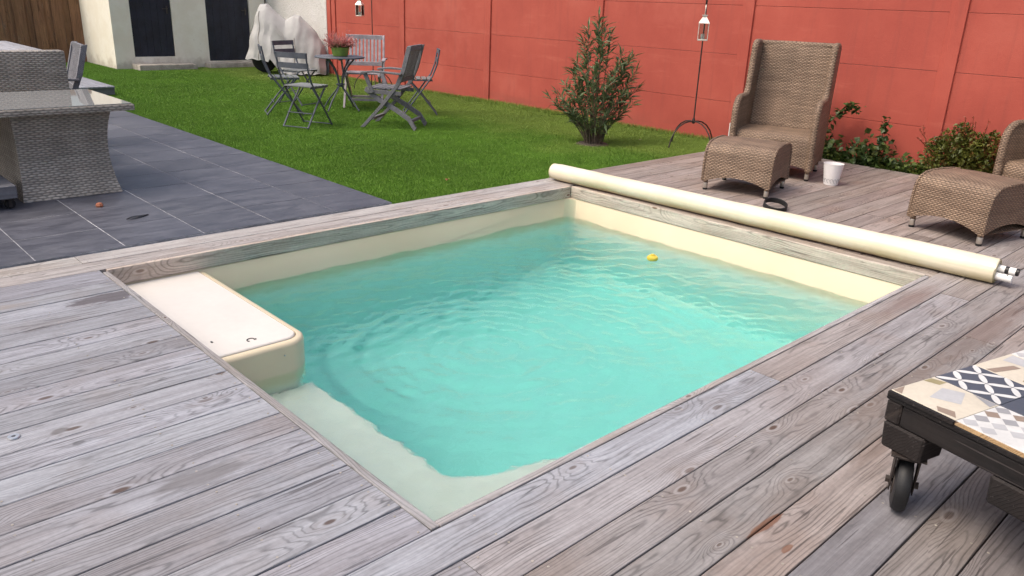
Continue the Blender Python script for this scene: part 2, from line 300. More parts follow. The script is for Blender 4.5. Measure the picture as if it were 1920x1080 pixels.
# leaves
def leaf_mat(name, a, b, extra=None, trans=0.25):
    t = mat(name); co = objco(t); n1 = t.noise(co, 9, 3); n2 = t.noise(co, 70, 2)
    c = t.mix(t.sm(n1, 0.3, 0.7), a, b); g = t.mp(n2, 0.3, 0.7, 0.75, 1.25); c = t.mix(1.0, c, t.xyz(g, g, g), 'MULTIPLY')
    if extra: c = t.mix(t.m2('MULTIPLY', t.sm(t.noise(co, 13, 3), 0.55, 0.66), 0.8), c, extra)
    b_ = t.bsdf(c, 0.45, None, 0.4)
    tl = t.n('ShaderNodeBsdfTranslucent'); t.set(tl.inputs[0], c); mx = t.n('ShaderNodeMixShader'); mx.inputs[0].default_value = trans
    t.set(mx.inputs[1], b_.outputs[0]); t.set(mx.inputs[2], tl.outputs[0]); t.set(t.out.inputs[0], mx.outputs[0])
leaf_mat('oleander_leaf', (0.075, 0.125, 0.048), (0.15, 0.20, 0.085), (0.21, 0.23, 0.12))
leaf_mat('pink_bud', (0.40, 0.06, 0.07), (0.5, 0.12, 0.11))
leaf_mat('vine_leaf', (0.035, 0.070, 0.020), (0.075, 0.120, 0.030), (0.12, 0.13, 0.03))
leaf_mat('cover_leaf', (0.045, 0.085, 0.016), (0.10, 0.150, 0.028), (0.14, 0.15, 0.03))
leaf_mat('bush_leaf', (0.055, 0.075, 0.012), (0.125, 0.135, 0.022), (0.20, 0.10, 0.03))
leaf_mat('red_twig_leaf', (0.20, 0.055, 0.03), (0.28, 0.09, 0.04))
leaf_mat('heather_spike', (0.42, 0.11, 0.105), (0.58, 0.26, 0.24), (0.5, 0.36, 0.26))
leaf_mat('heather_green', (0.10, 0.13, 0.04), (0.17, 0.17, 0.07))
simple('stem_bark', (0.13, 0.10, 0.07), 0.8, 30, 0.3)

# water: clear refracting surface over an absorbing body
t = mat('pool_water'); co = wpos(t)
n1 = t.noise(t.vmul(co, (1.0, 1.0, 0.0)), 16.0, 3, 0.55, 0.8); n2 = t.noise(t.vmul(co, (1.0, 1.0, 0.0)), 45.0, 2, 0.5, 0.5)
gl = t.n('ShaderNodeBsdfGlass', {'IOR': 1.333, 'Roughness': 0.0, 'Color': (1, 1, 1, 1), 'Normal': t.bump(t.m2('ADD', n1, t.m2('MULTIPLY', n2, 0.35)), 0.55, 0.008)})
t.set(t.out.inputs[0], gl.outputs[0])
va = t.n('ShaderNodeVolumeAbsorption', {'Color': (0.575, 0.980, 0.953, 1), 'Density': 1.0}); t.set(t.out.inputs[1], va.outputs[0])

# ------------------------------------------------------------------ mesh helpers
class MB:
    def __init__(s): s.v = []; s.f = []; s.mi = []; s.cur = 0
    def add(s, vs, fs):
        o = len(s.v); s.v += [tuple(p) for p in vs]; s.f += [tuple(i + o for i in f) for f in fs]; s.mi += [s.cur] * len(fs); return s
    def box(s, c, d, rz=0.0, ry=0.0, rx=0.0):
        hx, hy, hz = d[0] / 2, d[1] / 2, d[2] / 2
        m = Matrix.Rotation(rz, 3, 'Z') @ Matrix.Rotation(ry, 3, 'Y') @ Matrix.Rotation(rx, 3, 'X')
        vs = [m @ Vector((x * hx, y * hy, z * hz)) + Vector(c) for z in (-1, 1) for x, y in ((-1, -1), (1, -1), (1, 1), (-1, 1))]
        return s.add(vs, [(3, 2, 1, 0), (4, 5, 6, 7), (0, 1, 5, 4), (1, 2, 6, 5), (2, 3, 7, 6), (3, 0, 4, 7)])
    def bb(s, x0, x1, y0, y1, z0, z1): return s.box(((x0 + x1) / 2, (y0 + y1) / 2, (z0 + z1) / 2), (x1 - x0, y1 - y0, z1 - z0))
    def bar(s, p0, p1, w, h, side=(1, 0, 0)):
        p0 = Vector(p0); p1 = Vector(p1); d = (p1 - p0).normalized(); a = Vector(side); a = (a - d * a.dot(d)).normalized(); b = d.cross(a)
        vs = [p + a * (w / 2 * i) + b * (h / 2 * j) for p in (p0, p1) for i, j in ((-1, -1), (1, -1), (1, 1), (-1, 1))]
        return s.add(vs, [(3, 2, 1, 0), (4, 5, 6, 7), (0, 1, 5, 4), (1, 2, 6, 5), (2, 3, 7, 6), (3, 0, 4, 7)])
    def tube(s, pts, r, n=8, closed=False, cap=True):
        pts = [Vector(p) for p in pts]; m = len(pts); rs = r if isinstance(r, (list, tuple)) else [r] * m
        T = []
        for i in range(m):
            a = pts[(i - 1) % m] if (closed or i > 0) else pts[i]; b = pts[(i + 1) % m] if (closed or i < m - 1) else pts[i]
            T.append((b - a).normalized())
        ref = Vector((0, 0, 1)) if abs(T[0].z) < 0.9 else Vector((1, 0, 0))
        nrm = (ref - T[0] * ref.dot(T[0])).normalized(); vs = []
        for i in range(m):
            nrm = (nrm - T[i] * nrm.dot(T[i])).normalized(); bn = T[i].cross(nrm)
            for k in range(n):
                a = 2 * math.pi * k / n; vs.append(pts[i] + (nrm * math.cos(a) + bn * math.sin(a)) * rs[i])
        fs = []
        for i in range(m if closed else m - 1):
            j = (i + 1) % m
            for k in range(n): fs.append((i * n + k, i * n + (k + 1) % n, j * n + (k + 1) % n, j * n + k))
        if cap and not closed: fs += [tuple(range(n))[::-1], tuple((m - 1) * n + k for k in range(n))]
        return s.add(vs, fs)
    def lathe(s, prof, n=20, c=(0, 0, 0), capb=True, capt=True):
        vs = [(c[0] + r * math.cos(2 * math.pi * k / n), c[1] + r * math.sin(2 * math.pi * k / n), c[2] + z) for r, z in prof for k in range(n)]
        fs = [(i * n + k, i * n + (k + 1) % n, (i + 1) * n + (k + 1) % n, (i + 1) * n + k) for i in range(len(prof) - 1) for k in range(n)]
        if capb: fs.append(tuple(range(n))[::-1])
        if capt: fs.append(tuple((len(prof) - 1) * n + k for k in range(n)))
        return s.add(vs, fs)
    def loft(s, loops, cap=True):
        n = len(loops[0]); vs = [p for l in loops for p in l]
        fs = [(i * n + k, i * n + (k + 1) % n, (i + 1) * n + (k + 1) % n, (i + 1) * n + k) for i in range(len(loops) - 1) for k in range(n)]
        if cap: fs += [tuple(range(n))[::-1], tuple((len(loops) - 1) * n + k for k in range(n))]
        return s.add(vs, fs)
    def prism(s, poly, ax, a, b):
        def P(p, q): return {'x': (q, p[0], p[1]), 'y': (p[0], q, p[1]), 'z': (p[0], p[1], q)}[ax]
        return s.loft([[P(p, a) for p in poly], [P(p, b) for p in poly]])
    def grid(s, fn, nu, nv):
        vs = [fn(i / nu, j / nv) for j in range(nv + 1) for i in range(nu + 1)]
        return s.add(vs, [(j * (nu + 1) + i, j * (nu + 1) + i + 1, (j + 1) * (nu + 1) + i + 1, (j + 1) * (nu + 1) + i) for j in range(nv) for i in range(nu)])
    def mesh(s, name, mats, bevel=0.0, segs=1, smooth=35.0, uv=False, fixn=True):
        me = bpy.data.meshes.new(name); me.from_pydata(s.v, [], s.f)
        if not isinstance(mats, (list, tuple)): mats = [mats]
        for m in mats: me.materials.append(M[m] if isinstance(m, str) else m)
        if len(mats) > 1: me.polygons.foreach_set('material_index', s.mi)
        if bevel or fixn:
            bm = bmesh.new(); bm.from_mesh(me)
            if fixn: bmesh.ops.recalc_face_normals(bm, faces=bm.faces)
            if bevel:
                es = [e for e in bm.edges if len(e.link_faces) == 2 and e.calc_face_angle(0) > R(28)]
                bmesh.ops.bevel(bm, geom=es, offset=bevel, segments=segs, profile=0.6, affect='EDGES', clamp_overlap=True)
            bm.to_mesh(me); bm.free()
        if smooth:
            me.polygons.foreach_set('use_smooth', [True] * len(me.polygons)); me.set_sharp_from_angle(angle=R(smooth))
        if uv: box_uv(me)
        me.update(); return me
    def build(s, name, mats, parent=None, loc=(0, 0, 0), rz=0.0, **kw):
        return link(name, s.mesh(name, mats, **kw), parent, loc, rz)
def box_uv(me):
    ul = me.uv_layers.new(name='UVMap')
    for p in me.polygons:
        n = p.normal; a = (abs(n.x), abs(n.y), abs(n.z)); k = a.index(max(a))
        for li in p.loop_indices:
            c = me.vertices[me.loops[li].vertex_index].co
            ul.data[li].uv = ((c.y, c.z), (c.x, c.z), (c.x, c.y))[k]
def link(name, me, parent=None, loc=(0, 0, 0), rz=0.0):
    o = bpy.data.objects.new(name, me); COL.objects.link(o); o.location = loc; o.rotation_euler = (0, 0, rz)
    if parent is not None: o.parent = parent
    return o
def tag(o, label=None, cat=None, group=None, kind=None):
    if label: o['label'] = label
    if cat: o['category'] = cat
    if group: o['group'] = group
    if kind: o['kind'] = kind
    return o
def thing(name, label, cat, loc=(0, 0, 0), rz=0.0, group=None):
    o = bpy.data.objects.new(name, None); COL.objects.link(o); o.location = loc; o.rotation_euler = (0, 0, rz); o.empty_display_size = 0.1
    return tag(o, label, cat, group)
def copy_tree(o, parent=None):
    c = o.copy(); COL.objects.link(c); c.parent = parent
    if parent is not None: c.matrix_parent_inverse = o.matrix_parent_inverse.copy()
    for ch in o.children: copy_tree(ch, c)
    return c
def arc(cx, cy, r, a0, a1, n): return [(cx + r * math.cos(R(a0 + (a1 - a0) * i / n)), cy + r * math.sin(R(a0 + (a1 - a0) * i / n))) for i in range(n + 1)]

# ------------------------------------------------------------------ setting: ground
PX0, PX1, PY0, PY1 = 0.03, 3.60, 0.03, 2.82      # pool opening inside the boards
ZL = -0.04                                        # level of lawn and terrace
g = MB(); B_ = 600.0; xs = (-B_, PX0 - 0.2, PX1 + 0.2, B_); ys = (-B_, PY0 - 0.2, PY1 + 0.2, B_)
vs = [(x, y, -0.16) for y in ys for x in xs]
g.add(vs, [(j * 4 + i, j * 4 + i + 1, (j + 1) * 4 + i + 1, (j + 1) * 4 + i) for j in range(3) for i in range(3) if not (i == 1 and j == 1)])
tag(g.build('ground', 'earth'), kind='structure')

# ------------------------------------------------------------------ deck
deck = tag(MB().add([(x, y, -0.075) for x, y in ((-4.0, -4.0), (6.78, -4.0), (6.78, -0.02), (-4.0, -0.02))] + [(x, y, -0.075) for x, y in ((-4.0, -0.02), (-0.012, -0.02), (-0.012, 3.14), (-4.0, 3.14))]
     + [(x, y, -0.075) for x, y in ((3.64, -0.02), (6.78, -0.02), (6.78, 3.19), (3.64, 3.19))] + [(x, y, -0.075) for x, y in ((-0.012, 2.86), (3.64, 2.86), (3.64, 3.14), (-0.012, 3.14))],
     [(0, 1, 2, 3), (4, 5, 6, 7), (8, 9, 10, 11), (12, 13, 14, 15)]).build('wooden_deck', 'deck_void', smooth=0, fixn=False), kind='structure')
SCREWS = []
def board(x0, x1, y0, y1, tint=(1, 1, 1), th=0.026, z=0.0, joists=True):
    w = y1 - y0; b = 0.0028; hx = (x1 - x0) / 2; hy = w / 2; m = MB()
    prof = [(-hy, -th), (-hy, -b), (-hy + b * 0.4, -b * 0.3), (-hy + b * 1.3, 0), (hy - b * 1.3, 0), (hy - b * 0.4, -b * 0.3), (hy, -b), (hy, -th)]
    m.loft([[(sx, p[0], p[1]) for p in prof] for sx in (-hx, hx)])
    o = m.build('board', 'deck_wood', deck, ((x0 + x1) / 2, (y0 + y1) / 2, z + rng.uniform(-0.0012, 0.0012)), smooth=0)
    o.color = (*[c * rng.uniform(0.99, 1.01) for c in tint], 1)
    if joists:
        js = [x0 + 0.03, x1 - 0.03] + [k * 0.5 + 0.13 for k in range(-8, 16) if x0 + 0.12 < k * 0.5 + 0.13 < x1 - 0.12]
        for jx in js:
            for yy in (y0 + 0.022, y1 - 0.022): SCREWS.append((jx + rng.uniform(-0.012, 0.012), yy + rng.uniform(-0.006, 0.006)))
    return o
GAP = 0.005
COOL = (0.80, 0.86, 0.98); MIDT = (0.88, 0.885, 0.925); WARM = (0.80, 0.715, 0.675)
# boards to the left of the pool, along x
pitch = 0.1462; y = 0.0
for k in range(19):
    y0 = k * pitch; y1 = y0 + pitch - GAP
    if y0 > 2.74: break
    if k == 18: y1 = 2.844
    cuts = sorted([rng.uniform(-3.4, -1.3)])
    a = -0.004
    for cx in reversed(cuts):
        board(cx + 0.0015, a, y0, y1, COOL); a = cx - 0.0015
    board(-4.0, a, y0, y1, COOL)
# near boards (y < 0), running the whole length
y = -GAP; k = 0; wd = [0.141] + [0.1465] * 26
for w in wd:
    y1 = y; y0 = y - w
    if k == 0: cuts = [1.655]
    elif k == 1: cuts = [-0.017, 3.35]
    else: cuts = sorted([rng.uniform(-0.9, 0.4) + 3.2 * (k % 2), rng.uniform(3.6, 5.4)] if k != 3 else [-1.9, 2.8])
    pts = [-4.0] + cuts + [6.78]
    for a, b in zip(pts[:-1], pts[1:]):
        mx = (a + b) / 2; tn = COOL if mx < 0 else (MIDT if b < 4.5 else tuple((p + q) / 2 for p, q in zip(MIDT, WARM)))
        shade = min(1.0, max(0.0, (k - 1) / 6.0)) * min(1.0, max(0.0, (b - 0.8) / 1.5)); tn = tuple(c * (1 - shade * q) for c, q in zip(tn, (0.24, 0.31, 0.36)))   # house shade on the near right boards, painted in as a browner tint
        yt = PY0 if (k == 0 and a > 1.6 and False) else y1
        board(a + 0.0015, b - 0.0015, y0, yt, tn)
    y = y0 - GAP; k += 1
# far boards beyond the pool, towards the wall
y = -GAP; k = 0
n_far = 21; p_far = (3.185 + GAP) / n_far
for k in range(n_far):
    y0 = k * p_far; y1 = y0 + p_far - GAP
    cut = 4.3 + 2.0 * rng.random()
    board(3.712, cut - 0.0015, y0, y1, WARM); board(cut + 0.0015, 6.78, y0, y1, WARM)
bo = board(-1.40, 1.42, -0.039, 0.039, (1.05, 0.97, 0.88), joists=False); bo.location = (3.669, 1.40, 0.0); bo.rotation_euler = (0, 0, R(90))
# rim boards along the far edge (terrace and lawn side)
RIM = (1.02, 1.01, 1.0)
for a, b in ((-4.0, -1.6), (-1.597, 2.1), (2.103, 3.709)): board(a, b, 2.849, 2.998, RIM)
for a, b in ((-4.0, -0.038), (-0.035, 3.709)): board(a, b, 3.003, 3.155, RIM)
m = MB()
for (sx, sy) in SCREWS:
    m.lathe([(0.0038, 0.0004), (0.0036, 0.0011), (0.0016, 0.0011), (0.0015, 0.0003)], 7, (sx, sy, 0.0), capb=False)
tag(m.build('screw_heads', 'concrete', deck, smooth=0, fixn=False), kind='stuff')

# ------------------------------------------------------------------ pool
pool = bpy.data.objects.new('swimming_pool', None); COL.objects.link(pool); tag(pool, kind='structure')
def edge_board(L, h, th, loc, rz, mats='coping_wood', tint=(1, 1, 1)):
    m = MB(); m.bb(-L / 2, L / 2, -th / 2, th / 2, -h, 0); o = m.build('edge_board', mats, pool, loc, rz, bevel=0.002, smooth=0); o.color = (*tint, 1); return o
HB = 0.093
edge_board(2.795, HB, 0.029, (0.0145, 1.40, 0.001), R(90), tint=(0.92, 0.94, 0.98))
edge_board(3.57, HB, 0.029, (1.815, 0.0145, 0.001), 0, tint=(0.95, 0.94, 0.96))
edge_board(3.568, HB, 0.026, (1.8145, 2.833, 0.0005), 0, tint=(1.46, 1.30, 1.16))
edge_board(2.788, HB, 0.026, (3.613, 1.425, 0.0005), R(90), tint=(1.32, 1.22, 1.06))
# liner: rounded rectangle walls and floor
def rrect(x0, x1, y0, y1, r, n=8):
    return arc(x0 + r, y0 + r, r, 180, 270, n) + arc(x1 - r, y0 + r, r, 270, 360, n) + arc(x1 - r, y1 - r, r, 0, 90, n) + arc(x0 + r, y1 - r, r, 90, 180, n)
ZT = -0.0825; FLOOR = -1.30
LX0, LX1, LY0, LY1 = PX0 - 0.006, PX1 + 0.006, PY0 - 0.006, PY1 + 0.006
m = MB(); loops = []
outer = rrect(LX0 - 0.14, LX1 + 0.14, LY0 - 0.14, LY1 + 0.14, 0.02)
loops.append([(x, y, ZT - 0.012) for x, y in outer]); 
for z, ins in ((ZT - 0.012, -0.004), (ZT - 0.016, 0.0), (-0.5, 0.004), (-1.0, 0.012), (FLOOR + 0.10, 0.02), (FLOOR + 0.03, 0.045), (FLOOR, 0.10)):
    loops.append([(x, y, z) for x, y in rrect(LX0 + ins, LX1 - ins, LY0 + ins, LY1 - ins, 0.10)])
m.loft(loops, cap=False); nl = len(loops); k0 = (nl - 1) * len(outer); m.f.append(tuple(k0 + i for i in range(len(outer)))); m.mi.append(0)
m.build('liner', 'pool_liner', pool, smooth=50)
# submerged corner bench
poly = [(LX0 - 0.02, LY0 - 0.02), (1.45, LY0 - 0.02), (1.42, 0.20), (1.30, 0.30), (0.95, 0.42), (0.66, 0.52), (0.56, 0.57), (0.535, 0.64), (0.53, 1.62), (LX0 - 0.02, 1.62)]
m = MB(); m.prism(poly, 'z', FLOOR - 0.01, -0.43); m.build('bench', 'pool_liner', pool, bevel=0.025, segs=3, smooth=50)
# skimmer and filter box with lid
bx0, bx1, by0, by1 = LX0 - 0.012, 0.545, 1.625, LY1 + 0.012
def boxout(ins): return [(bx0, by0 + ins)] + arc(bx1 - 0.11, by0 + 0.11, 0.11 - ins, 270, 360, 10) + [(bx1 - ins, by1)] + [(bx0, by1)]
m = MB(); lp = []
for z, ins in ((FLOOR - 0.01, 0.0), (-0.13, 0.0), (-0.118, 0.004), (-0.110, 0.014), (-0.110, 0.034), (-0.122, 0.036)): lp.append([(x, y, z) for x, y in boxout(ins)])
m.loft(lp); sk = m.build('skimmer_box', 'pool_liner', pool, smooth=40)
m = MB(); m.loft([[(x, y, z) for x, y in ([(bx0 + 0.004, by0 + i)] + arc(bx1 - 0.11, by0 + 0.11, 0.11 - i, 270, 360, 10) + [(bx1 - i, by1 - 0.017), (bx0 + 0.004, by1 - 0.017)])] for z, i in ((-0.121, 0.040), (-0.108, 0.040), (-0.103, 0.045))])
lid = m.build('lid', 'skimmer_lid', sk, smooth=30)
m = MB(); m.tube([(0.30 + 0.018 * math.cos(R(a)), 1.745 + 0.018 * math.sin(R(a)), -0.102) for a in range(20, 240, 20)], 0.003, 6); m.box((0.318, 1.742, -0.1015), (0.012, 0.006, 0.004)); m.box((0.152, 1.83, -0.102), (0.008, 0.014, 0.003)); m.build('lid_marking', 'black_plastic', lid)
m = MB(); m.lathe([(0.0045, 0), (0.004, 0.003)], 8); o = m.build('screw_cap', 'steel', sk, (0.40, 1.623, -0.165)); o.rotation_euler = (R(90), 0, 0)
# water body
WZ = -0.256
nx, ny = 420, 330
gx = np.linspace(LX0 - 0.03, LX1 + 0.03, nx + 1); gy = np.linspace(LY0 - 0.03, LY1 + 0.03, ny + 1); XX, YY = np.meshgrid(gx, gy)
def ring(cx, cy, lam, amp, dec, ph=0.0):
    d = np.hypot(XX - cx, YY - cy); return amp * np.cos(2 * np.pi * d / lam + ph) * np.exp(-d / dec)
def plane(ang, lam, amp, ph, wob=0.0):
    u = XX * math.cos(R(ang)) + YY * math.sin(R(ang)); v = -XX * math.sin(R(ang)) + YY * math.cos(R(ang))
    env = 0.55 + 0.45 * np.sin(v * 2.1 / lam * 0.35 + ph * 3) * np.sin(u * 1.3 + v * 0.9 + ph)
    return amp * env * np.sin(2 * np.pi * (u + wob * np.sin(v * 3.1 + ph)) / lam + ph)
HZ = ring(1.28, 1.22, 0.17, 0.0026, 1.3) + ring(1.5, 1.0, 0.11, 0.0014, 0.8, 1.0) + ring(0.65, 2.0, 0.13, 0.0016, 0.9, 2.0)
HZ += plane(68, 0.62, 0.0044, 0.3, 0.09) + plane(20, 0.47, 0.0034, 1.7, 0.08) + plane(110, 0.33, 0.0028, 2.9, 0.06) + plane(-25, 0.24, 0.0021, 0.9, 0.05) + plane(50, 0.19, 0.0019, 4.1, 0.04) + plane(140, 0.145, 0.0014, 5.2, 0.03)
HZ += plane(85, 0.105, 0.0011, 3.3, 0.03) + plane(33, 0.088, 0.0009, 2.2, 0.03) + plane(63, 0.075, 0.0008, 1.1, 0.02) + plane(120, 0.082, 0.0007, 0.4, 0.03) + ring(1.32, 1.24, 0.085, 0.0017, 1.3, 0.6)
calm = 0.22 + 0.78 * np.clip((np.minimum(XX - LX0, 1.2) / 0.9), 0, 1) * np.clip((YY - LY0) / 0.8, 0.15, 1)
HZ = HZ * calm * 1.45
vs = np.stack([XX, YY, WZ + HZ], -1).reshape(-1, 3).tolist(); W1 = nx + 1
fs = [(j * W1 + i, j * W1 + i + 1, (j + 1) * W1 + i + 1, (j + 1) * W1 + i) for j in range(ny) for i in range(nx)]
per = [i for i in range(nx + 1)] + [j * W1 + nx for j in range(1, ny + 1)] + [ny * W1 + i for i in range(nx - 1, -1, -1)] + [j * W1 for j in range(ny - 1, 0, -1)]
base = len(vs); vs += [(vs[i][0], vs[i][1], FLOOR - 0.04) for i in per]; n = len(per)
fs += [(per[(k + 1) % n], per[k], base + k, base + (k + 1) % n) for k in range(n)] + [tuple(base + k for k in range(n))[::-1]]
m = MB(); m.v = vs; m.f = fs; m.mi = [0] * len(fs)
tag(m.build('water', 'pool_water', smooth=60), kind='structure')

# ------------------------------------------------------------------ terrace tiles
TP = 0.4755; TX0 = 2.19 - 8 * TP; TY0 = 3.332
terrace = tag(MB().bb(TX0, 2.188, TY0 + 0.002, TY0 + 15 * TP, -0.14, ZL - 0.0020).build('paved_terrace', 'grout', smooth=0), kind='structure')
tm = MB(); tm.bb(-TP / 2 + 0.0023, TP / 2 - 0.0023, -TP / 2 + 0.0034, TP / 2 - 0.0034, -0.012, 0); tme = tm.mesh('tile', 'slate_tile', bevel=0.0012, smooth=0)
for i in range(8):
    for j in range(15):
        o = link('tile', tme, terrace, (TX0 + (i + .5) * TP, TY0 + (j + .5) * TP, ZL + rng.uniform(-0.0008, 0.0008)))
        o.rotation_euler = (rng.uniform(-0.001, 0.001), rng.uniform(-0.001, 0.001), 0)
# dark strip laid in the gap between rim boards and tiles
tag(MB().bb(-3.9, 2.18, 3.158, 3.329, -0.15, -0.085).build('gap_strip', 'deck_void', smooth=0), kind='structure')

# ------------------------------------------------------------------ lawn
WX = 7.05
tag(MB().add([(2.19, 3.158, ZL - 0.020), (WX, 3.158, ZL - 0.020), (WX, 17.0, ZL - 0.020), (2.19, 17.0, ZL - 0.020), (-6.0, 10.4, ZL - 0.03), (2.19, 10.4, ZL - 0.03), (2.19, 17.0, ZL - 0.03), (-6.0, 17.0, ZL - 0.03)], [(0, 1, 2, 3), (4, 5, 6, 7)]).build('lawn', 'lawn_ground', smooth=0), kind='structure')
def blades(n, x0, x1, y0, y1, h, w):
    px = nrg.uniform(x0, x1, n); py = nrg.uniform(y0, y1, n)
    keep = ~((px > 3.95) & (py > 14.73)); px = px[keep]; py = py[keep]; n = len(px)
    a = nrg.uniform(0, 2 * np.pi, n); hh = h * nrg.uniform(0.6, 1.15, n); ln = nrg.uniform(0.15, 0.75, n) * hh; la = nrg.uniform(0, 2 * np.pi, n)
    ca = np.cos(a) * w / 2; sa = np.sin(a) * w / 2; z = np.full(n, ZL - 0.020)
    p0 = np.stack([px - ca, py - sa, z], 1); p1 = np.stack([px + ca, py + sa, z], 1); p2 = np.stack([px + np.cos(la) * ln, py + np.sin(la) * ln, z + hh], 1)
    return np.stack([p0, p1, p2], 1).reshape(-1, 3)
V = np.concatenate([blades(420000, 2.2, WX, 3.165, 6.2, 0.023, 0.0046), blades(330000, 2.2, WX, 6.2, 9.5, 0.022, 0.0055), blades(330000, 2.2, WX, 9.5, 16.5, 0.020, 0.0070), blades(20000, -1.0, 2.2, 10.5, 16.5, 0.036, 0.011), blades(9000, WX - 0.09, WX - 0.005, 3.2, 12.3, 0.065, 0.006), blades(2500, WX - 0.16, WX - 0.005, 5.5, 8.2, 0.085, 0.006), blades(2600, 2.185, 2.235, 3.35, 10.4, 0.030, 0.005)])
me = bpy.data.meshes.new('grass'); nv = len(V); me.vertices.add(nv); me.vertices.foreach_set('co', V.ravel()); me.loops.add(nv); me.loops.foreach_set('vertex_index', np.arange(nv))
me.polygons.add(nv // 3); me.polygons.foreach_set('loop_start', np.arange(0, nv, 3)); me.polygons.foreach_set('loop_total', np.full(nv // 3, 3)); me.materials.append(M['grass_blade']); me.update(); me.validate()
tag(link('grass', me), 'short green turf in front of the red wall', 'grass', kind='stuff')

# ------------------------------------------------------------------ red wall
wall = thing('garden_wall', 'red painted concrete panel wall with posts along the right side', 'wall', (WX, 0, 0))
PP = 2.1615; PW = 0.155; POST0 = 1.25
rows = [(-0.115, 0.410), (0.410, 0.935), (0.935, 1.460), (1.460, 1.985)]
def panel_mesh(L, h):
    m = MB(); m.bb(0, 0.05, -L / 2, L / 2, 0.0015, h - 0.0015); return m.mesh('panel', 'red_wall_paint', bevel=0.003, segs=2, smooth=0)
pm = panel_mesh(PP - PW + 0.02, 0.525)
pom = MB(); pom.prism([(0.06, 0), (-0.022, 0), (-0.024, 0.006), (-0.020, PW - 0.05), (-0.006, PW), (0.06, PW)], 'z', -0.15, 2.02); pom = pom.mesh('post', 'red_wall_paint', bevel=0.003, smooth=0)
for k in range(-2, 5):
    y0 = POST0 + k * PP
    link('post', pom, wall, (0, y0, 0))
    for a, b in rows:
        o = link('panel', pm, wall, (rng.uniform(-0.0006, 0.0006), y0 + PW + (PP - PW) / 2, a))
y0 = POST0 + 5 * PP; link('post', pom, wall, (0, y0, 0)); L = 12.38 - (y0 + PW)
o = link('post', pom, wall, (0, 12.22, 0))
for a, b in rows:
    m = MB(); m.bb(0, 0.05, y0 + PW - 0.005, 12.225, 0.0015, 0.5235); m.build('panel', 'red_wall_paint', wall, (0, 0, a), bevel=0.003, segs=2, smooth=0)
# white stucco continuation
m = MB(); m.bb(WX - 0.01, WX + 0.2, 12.385, 16.6, -0.15, 2.6); tag(m.build('stucco_wall', 'white_stucco', smooth=0), 'rough white stucco wall behind the covered motorbike', 'wall')

# ------------------------------------------------------------------ shed
shed = thing('garden_shed', 'cream plastered shed with two dark navy doors at the back of the lawn', 'shed', (0, 0, 0))
SY = 14.75; SX0, SX1 = 3.95, 6.99; D1 = (4.30, 5.07, 0.16, 2.02); D2 = (5.74, 6.65, 0.06, 2.02); ST = 2.45
m = MB()
for a, b, c, d in ((SX0, D1[0], -0.15, ST), (D1[1], D2[0], -0.15, ST), (D2[1], SX1, -0.15, ST), (D1[0], D1[1], D1[3], ST), (D2[0], D2[1], D2[3], ST), (D1[0], D1[1], -0.15, D1[2]), (D2[0], D2[1], -0.15, D2[2])):
    m.bb(a, b, SY, SY + 0.16, c, d)
m.build('wall', 'cream_plaster', shed, smooth=0)
m = MB(); m.bb(SX0 + 0.001, SX0 + 0.16, SY + 0.161, 16.62, -0.15, ST); m.build('wall', 'cream_plaster', shed, smooth=0)
m = MB(); m.bb(SX0 - 0.15, SX1 + 0.05, SY - 0.2, 16.8, ST + 0.002, ST + 0.09); m.build('roof', 'roof_sheet', shed, bevel=0.01, smooth=0)
for D in (D1, D2):
    m = MB(); w = (D[1] - D[0] - 0.012); nb = 6
    for i in range(nb): m.bb(D[0] + 0.006 + w * i / nb + 0.0015, D[0] + 0.006 + w * (i + 1) / nb - 0.0015, SY + 0.035, SY + 0.07, D[2] + 0.006, D[3] - 0.006)
    d = m.build('door', 'navy_door_paint', shed, bevel=0.002, smooth=0)
    m = MB(); m.box((D[1] - 0.08, SY + 0.022, 1.02), (0.025, 0.012, 0.14)); m.tube([(D[1] - 0.08, SY + 0.02, 1.04), (D[1] - 0.08, SY - 0.02, 1.04), (D[1] - 0.18, SY - 0.02, 1.04)], 0.008, 6); m.build('handle', 'dark_pipe', d)
m = MB(); m.bb(4.22, 5.31, SY - 0.42, SY - 0.003, -0.12, 0.045); m.build('step', 'concrete', shed, bevel=0.015, segs=2, smooth=30)
m = MB(); m.bb(5.62, 6.80, SY - 0.28, SY - 0.003, -0.12, 0.035); m.build('step', 'concrete', shed, bevel=0.015, segs=2, smooth=30)
m = MB(); m.tube([(7.012, SY + 0.05, -0.1), (7.012, SY + 0.05, 2.4)], 0.022, 10); m.build('downpipe', 'dark_pipe', shed)
# fence
fence = thing('board_fence', 'brown vertical board fence beside the cream shed', 'fence', (0, 16.55, 0))
bm_ = MB(); bm_.bb(-0.1, 1.9, -0.011, 0.011, -0.1, 0.1); fme = bm_.mesh('plank', 'fence_wood', bevel=0.003, smooth=0)
i = 0; x = 0.4
while x < 3.94:
    o = link('plank', fme, fence, (x, -0.03 if i % 2 else 0.004, rng.uniform(-0.02, 0.02))); o.rotation_euler = (0, R(-90) + rng.uniform(-0.006, 0.006), 0)
    fv = rng.uniform(0.8, 1.15); o.color = (fv, fv, fv, 1); x += 0.165; i += 1
m = MB(); m.bb(0.3, 3.93, 0.016, 0.055, 0.3, 0.4); m.build('rail', 'fence_wood', fence, smooth=0); m = MB(); m.bb(0.3, 3.93, 0.016, 0.055, 1.4, 1.5); m.build('rail', 'fence_wood', fence, smooth=0)
